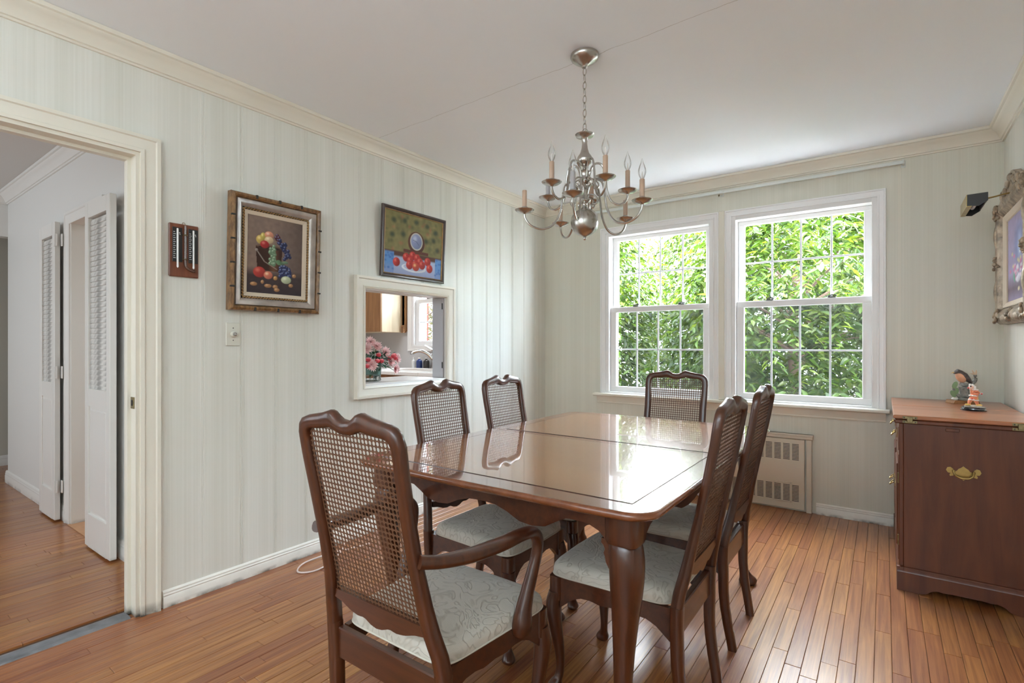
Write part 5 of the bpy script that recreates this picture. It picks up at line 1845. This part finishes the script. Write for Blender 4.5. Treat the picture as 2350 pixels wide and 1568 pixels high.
b.build('broken_tip', plain('pale_wood_tip', (.62, .45, .30), .6), bd, smooth=True)
cream = plain('bisque_white', (.75, .72, .66), .5)
b = MB()
b.ball((-.040, -.006, .026), (.018, .012, .009), 10, 6)
b.build('blossom', cream, bd, smooth=True)
b = MB()
for (x, z, a) in ((-.040, .105, .4), (-.034, .070, .2), (-.048, .055, -.5)):
    R = Matrix.Rotation(a, 3, 'Y')
    b.ball((x, -.008, z), (.013, .003, .022), 10, 6, R)
b.build('leaf', plain('sage_leaf', (.22, .33, .17), .55), bd, smooth=True)
R = Matrix.Rotation(math.radians(55), 3, 'Y')
b = MB()
b.loft([(V((-.044, -.002, .176)), V((.0, .001, 0)), V((0, 0, .001))), (V((-.040, -.002, .178)), V((0, .009, 0)), V((.003, 0, .010))), (V((-.028, -.002, .183)), V((0, .015, 0)), V((.003, 0, .015))), (V((-.014, -.002, .176)), V((0, .015, 0)), V((.010, 0, .013))), (V((.008, -.002, .158)), V((0, .019, 0)), V((.012, 0, .014))), (V((.025, -.002, .138)), V((0, .014, 0)), V((.010, 0, .010))), (V((.046, -.002, .112)), V((0, .006, 0)), V((.004, 0, .004)))], n=14, e=1)
b.build('wings', plain('dark_brown_feather', (.075, .055, .05), .45, noise=.5, nscale=80), bd, smooth=True)
b = MB()
b.ball((-.010, -.003, .150), (.022, .019, .034), 14, 10, Matrix.Rotation(math.radians(-32), 3, 'Y'))
b.build('breast', plain('orange_breast', (.68, .36, .22), .5, noise=.2, nscale=30), bd, smooth=True)
MB().sweep([(-.042, -.002, .178), (-.058, -.002, .173)], [.004, .0006], n=8).build('beak', plain('yellow_beak', (.7, .5, .2), .4), bd)
MB().sweep([(-.016, -.006, .122), (-.018, -.006, .112)], .003, n=6).sweep([(-.006, .004, .122), (-.008, .004, .112)], .003, n=6).build('feet', plain('pink_foot', (.6, .4, .33), .5), bd)
# clown
cl = thing('clown_figurine', 'small orange and white clown figurine on a round black base in front of the bird', 'figurine', (2.972, 3.52, BZ), math.radians(15))
MB().lathe([(.052, 0), (.053, .004), (.047, .008), (.046, .013), (.050, .016), (.045, .019), (0, .019)], n=32).build('base', plain('black_lacquer', (.012, .012, .014), .12, coat=1.0), cl, smooth=True, angle=30)
b = MB()
for i in range(26):
    a = random.uniform(0, 2 * PI); r = random.uniform(0, .034)
    b.ball((r * math.cos(a), r * math.sin(a) * .8, .021), (.009, .008, .005), 7, 5)
b.build('ground', plain('cream_ground', (.62, .55, .46), .6), cl, smooth=True)
orange = plain('orange_cloth', (.78, .27, .14), .5)
yellow = plain('yellow_cloth', (.85, .58, .16), .5)
whitef = plain('white_frill', (.82, .78, .74), .5)
redf = plain('red_frill', (.70, .10, .09), .5)
b = MB()
b.sweep([(-.018, 0, .032), (-.016, 0, .045), (-.009, 0, .058), (-.002, 0, .070)], [.006, .008, .010, .012], n=10, sub=3)
b.sweep([(.016, 0, .030), (.012, 0, .045), (.006, 0, .058), (.002, 0, .070)], [.006, .008, .010, .012], n=10, sub=3)
b.sweep([(.0, 0, .064), (.004, 0, .080), (.007, 0, .096), (.004, 0, .106)], [.013, .016, .015, .009], n=12, sub=3)
b.sweep([(.0, -.006, .099), (-.012, -.014, .090), (-.016, -.016, .094), (-.014, -.014, .108)], [.006, .005, .004, .004], n=8, sub=3)
b.sweep([(.010, 0, .099), (.024, .0, .090), (.030, 0, .082)], [.006, .005, .004], n=8, sub=2)
b.build('body', orange, cl, smooth=True)
MB().sweep([(.010, .004, .085), (.015, .004, .060), (.020, .004, .035)], [.008, .007, .002], n=8).build('sash', yellow, cl, smooth=True)
MB().ball((-.024, -.002, .029), (.014, .007, .005), 10, 6).ball((.022, -.002, .028), (.014, .007, .005), 10, 6).build('shoes', yellow, cl, smooth=True)
b = MB()
b.ball((-.010, -.001, .116), (.011, .011, .012), 12, 8)
b.build('head', plain('painted_face', (.80, .52, .42), .45), cl, smooth=True)
b = MB()
b.ball((-.022, -.002, .115), .0045, 8, 6)
b.build('nose', redf, cl, smooth=True)
b = MB()
for (x, y, z, s_) in ((-.004, 0, .127, .008), (.004, 0, .120, .007), (-.012, .004, .129, .007), (.003, -.006, .113, .006)):
    b.ball((x, y, z), s_, 8, 6)
b.build('hair', whitef, cl, smooth=True)
MB().ball((-.013, -.004, .121), (.005, .007, .006), 8, 6).build('eye_patch', M['black'], cl, smooth=True)
b = MB()
def frill(c, r, h, n=12, ax='Z'):
    for i in range(n):
        a = 2 * PI * i / n
        b.ball((c[0] + r * math.cos(a), c[1] + r * math.sin(a), c[2]), (r * .42, r * .42, h), 6, 4)
frill((.004, 0, .106), .012, .004); frill((-.001, 0, .076), .014, .004); frill((.030, 0, .086), .006, .006, 8); frill((-.009, -.001, .056), .010, .004); frill((.010, 0, .052), .009, .004)
b.build('frills', whitef, cl, smooth=True)
b = MB()
b.ball((-.010, -.012, .060), (.005, .003, .005), 8, 5).ball((.006, -.014, .078), (.004, .003, .004), 8, 5).ball((.031, -.007, .086), (.004, .003, .004), 8, 5).ball((.003, -.012, .104), (.004, .003, .004), 8, 5)
b.build('pompons', redf, cl, smooth=True)

# ------------------------------------------------------------------ outside
tag(MB().box(-14, 12, YW + 0.23, 26, -0.9, -0.6).build('driveway', M['paving']), kind='structure')

def make_leaves(tw_pos, tw_dir, tw_len, per, size, pal, jitter=.5):
    """vectorised leaf clusters hung along drooping twigs -> verts(n,6,3), colours(n,6,3)"""
    n = len(tw_pos)
    t = (np.arange(per) + .5) / per
    pos = tw_pos[:, None, :] + tw_dir[:, None, :] * (t[None, :, None] * tw_len[:, None, None])
    pos[..., 2] -= (t[None, :] ** 2) * tw_len[:, None] * .55
    pos = pos.reshape(-1, 3) + rng.normal(scale=.012, size=(n * per, 3))
    base = np.repeat(tw_dir, per, axis=0)
    side = np.cross(base, np.array([0, 0, 1.0]))
    side /= np.linalg.norm(side, axis=1)[:, None] + 1e-6
    sg = np.where((np.arange(n * per) % 2) == 0, 1.0, -1.0)[:, None]
    d = base * .55 + side * sg * .8 + rng.normal(scale=jitter * .5, size=(n * per, 3))
    d[:, 2] -= .55
    d /= np.linalg.norm(d, axis=1)[:, None]
    up = np.array([0, 0, 1.0]) + rng.normal(scale=.35, size=(n * per, 3))
    w = np.cross(d, up)
    w /= np.linalg.norm(w, axis=1)[:, None] + 1e-6
    nr = np.cross(w, d)
    L = size * rng.uniform(.65, 1.25, size=n * per)[:, None]
    Wd = L * .19
    v0 = pos
    v1 = pos + d * L * .38 + w * Wd + nr * L * .05
    v2 = pos + d * L * .38 - w * Wd + nr * L * .05
    vm = pos + d * L * .42 - nr * L * .02
    v3 = pos + d * L * .75 + w * Wd * .6
    v4 = pos + d * L * .75 - w * Wd * .6
    v5 = pos + d * L - nr * L * .10
    vs = np.stack([v0, v1, v3, v5, v4, v2, vm], axis=1)
    c = pal[rng.integers(0, len(pal), size=n * per)] * rng.uniform(.7, 1.25, size=(n * per, 1))
    cs = np.repeat(c[:, None, :], 7, axis=1)
    return vs, cs
LF = [(0, 1, 6), (1, 2, 6), (2, 3, 6), (3, 4, 6), (4, 5, 6), (5, 0, 6)]
def leaf_mesh(name, vs, cs, parent):
    n = len(vs)
    V_ = vs.reshape(-1, 3)
    f = (np.array(LF)[None, :, :] + (np.arange(n) * 7)[:, None, None]).reshape(-1, 3)
    me = bpy.data.meshes.new(name)
    me.vertices.add(len(V_))
    me.vertices.foreach_set('co', V_.astype(np.float32).ravel())
    me.loops.add(f.size)
    me.loops.foreach_set('vertex_index', f.astype(np.int32).ravel())
    me.polygons.add(len(f))
    me.polygons.foreach_set('loop_start', np.arange(0, f.size, 3, dtype=np.int32))
    me.polygons.foreach_set('loop_total', np.full(len(f), 3, dtype=np.int32))
    me.materials.append(M['leaf'])
    ca = me.color_attributes.new('col', 'FLOAT_COLOR', 'POINT')
    a = np.ones((len(V_), 4), dtype=np.float32)
    a[:, :3] = cs.reshape(-1, 3)
    ca.data.foreach_set('color', a.ravel())
    me.update()
    o = bpy.data.objects.new(name, me)
    C.objects.link(o)
    o.parent = parent
    return o
GREENS = np.array([(.024, .054, .003), (.036, .074, .004), (.013, .032, .003), (.066, .100, .007), (.029, .058, .005), (.052, .076, .012)])
YGREEN = np.array([(.11, .11, .025), (.14, .12, .04), (.07, .08, .02), (.15, .12, .06)])
def tree(name, label, x, y, R, z0, z1, ntw, pal, size=.105, single=0, group='garden trees outside the windows', tw=.42):
    t = thing(name, label, 'tree', (x, y, -.6), 0, group)
    ob = np.array((x, y, -.6))
    b = MB()
    H = z1 + .6
    b.sweep([(0, 0, 0), (.05, 0, H * .25), (-.04, .03, H * .5), (0.02, 0, H * .8)], [.09, .07, .05, .025], n=10, sub=4)
    tips = []
    for i in range(26):
        a = random.uniform(0, 2 * PI)
        h0 = H * random.uniform(.18, .75)
        L = R * random.uniform(.6, 1.0)
        p0 = V((0, 0, h0)); p1_ = V((math.cos(a) * L * .55, math.sin(a) * L * .55, h0 + L * .35)); p2_ = V((math.cos(a) * L, math.sin(a) * L, h0 + L * .40))
        b.sweep([p0, p1_, p2_], [.022, .012, .004], n=6, sub=4)
    b.build('branches', M['bark'], t, smooth=True)
    u = rng.uniform(0, 2 * PI, ntw)
    zz_ = rng.uniform(0, 1, ntw)
    cz = z0 + (z1 - z0) * zz_
    prof = np.sqrt(np.clip(1 - ((zz_ - .45) / .60) ** 2, 0.05, 1))
    rr = R * prof * np.sqrt(rng.uniform(.25, 1, ntw)) * (1 + .12 * np.sin(u * 5 + cz * 3))
    pos = np.stack([x + rr * np.cos(u), y + rr * np.sin(u), cz], axis=1)
    dr = np.stack([np.cos(u), np.sin(u), rng.uniform(-.1, .45, ntw)], axis=1) + rng.normal(scale=.35, size=(ntw, 3))
    dr /= np.linalg.norm(dr, axis=1)[:, None]
    tl = tw * rng.uniform(.6, 1.2, ntw)
    vs, cs = make_leaves(pos, dr, tl, 12, size, pal)
    vs = vs - ob
    if single:
        camp = np.array((CAMX, CAMY, EYE)) - ob
        cen = vs.mean(axis=1)
        dist = np.linalg.norm(cen - camp, axis=1)
        ww = cen + ob
        # only those on sight lines through the window openings
        tt = (YW - CAMY) / (ww[:, 1] - CAMY)
        wx = CAMX + (ww[:, 0] - CAMX) * tt
        wz = EYE + (ww[:, 2] - EYE) * tt
        ok = ((wx > .72) & (wx < 1.47) | (wx > 1.74) & (wx < 2.5)) & (wz > .84) & (wz < 2.08)
        order = np.argsort(np.where(ok, dist, 1e9))[:single]
        keep = np.ones(len(vs), bool)
        for i in order:
            keep[i] = False
            leaf_mesh('leaf', vs[i:i + 1], cs[i:i + 1], t)
        vs, cs = vs[keep], cs[keep]
    o = leaf_mesh('foliage', vs, cs, t)
    o['kind'] = 'stuff'
    return t
tree('leafy_tree', 'drooping bright green tree outside, filling the right-hand window', 1.75, 6.9, 1.25, -.4, 3.0, 3000, GREENS, single=280)
tree('leafy_tree', 'drooping green tree outside, filling the left-hand window', -1.75, 7.2, 1.45, -.4, 3.6, 3900, GREENS, single=150)
tree('leafy_tree', 'dense green tree standing farther back between the two nearer trees', .2, 11.6, 1.9, -.4, 4.2, 3000, GREENS * .75, size=.12)
tree('leafy_tree', 'green tree outside at the far right, mostly hidden by the wall', 5.6, 8.0, 1.4, -.4, 3.4, 1200, GREENS)
tree('yellow_tree', 'yellowish green shrub outside the kitchen window', -5.9, 8.0, 1.6, -.4, 3.8, 2600, YGREEN, size=.11, group=None)
tree('leafy_tree', 'tree outside between the kitchen window and the left-hand window', -4.4, 12.0, 1.3, -.4, 3.9, 1300, GREENS * .8, size=.12)
tree('leafy_tree', 'distant dark tree behind the garden, to the right of the others', 3.6, 17.5, 2.0, -.4, 4.6, 1500, GREENS * .6, size=.14)
tree('leafy_tree', 'distant dark tree behind the garden, between the window-facing trees', -2.4, 17.5, 2.2, -.4, 4.8, 1700, GREENS * .6, size=.14)
for k_, (z, y) in enumerate(((2.55, 14.6), (2.75, 14.8), (3.05, 14.6))):
    w_ = MB().sweep([(-10, y, z + .3), (-3, y, z), (4, y, z - .05), (12, y, z + .3)], .012, n=5, sub=4)
    tag(w_.build('utility_wire', M['black']), ('lowest', 'middle', 'highest')[k_] + ' of three utility wires sagging beyond the garden trees', 'wire', 'utility wires')

for o in list(bpy.data.objects):
    if o.type == 'MESH' and o.parent is None and 'label' not in o and 'kind' not in o:
        o['kind'] = 'structure'
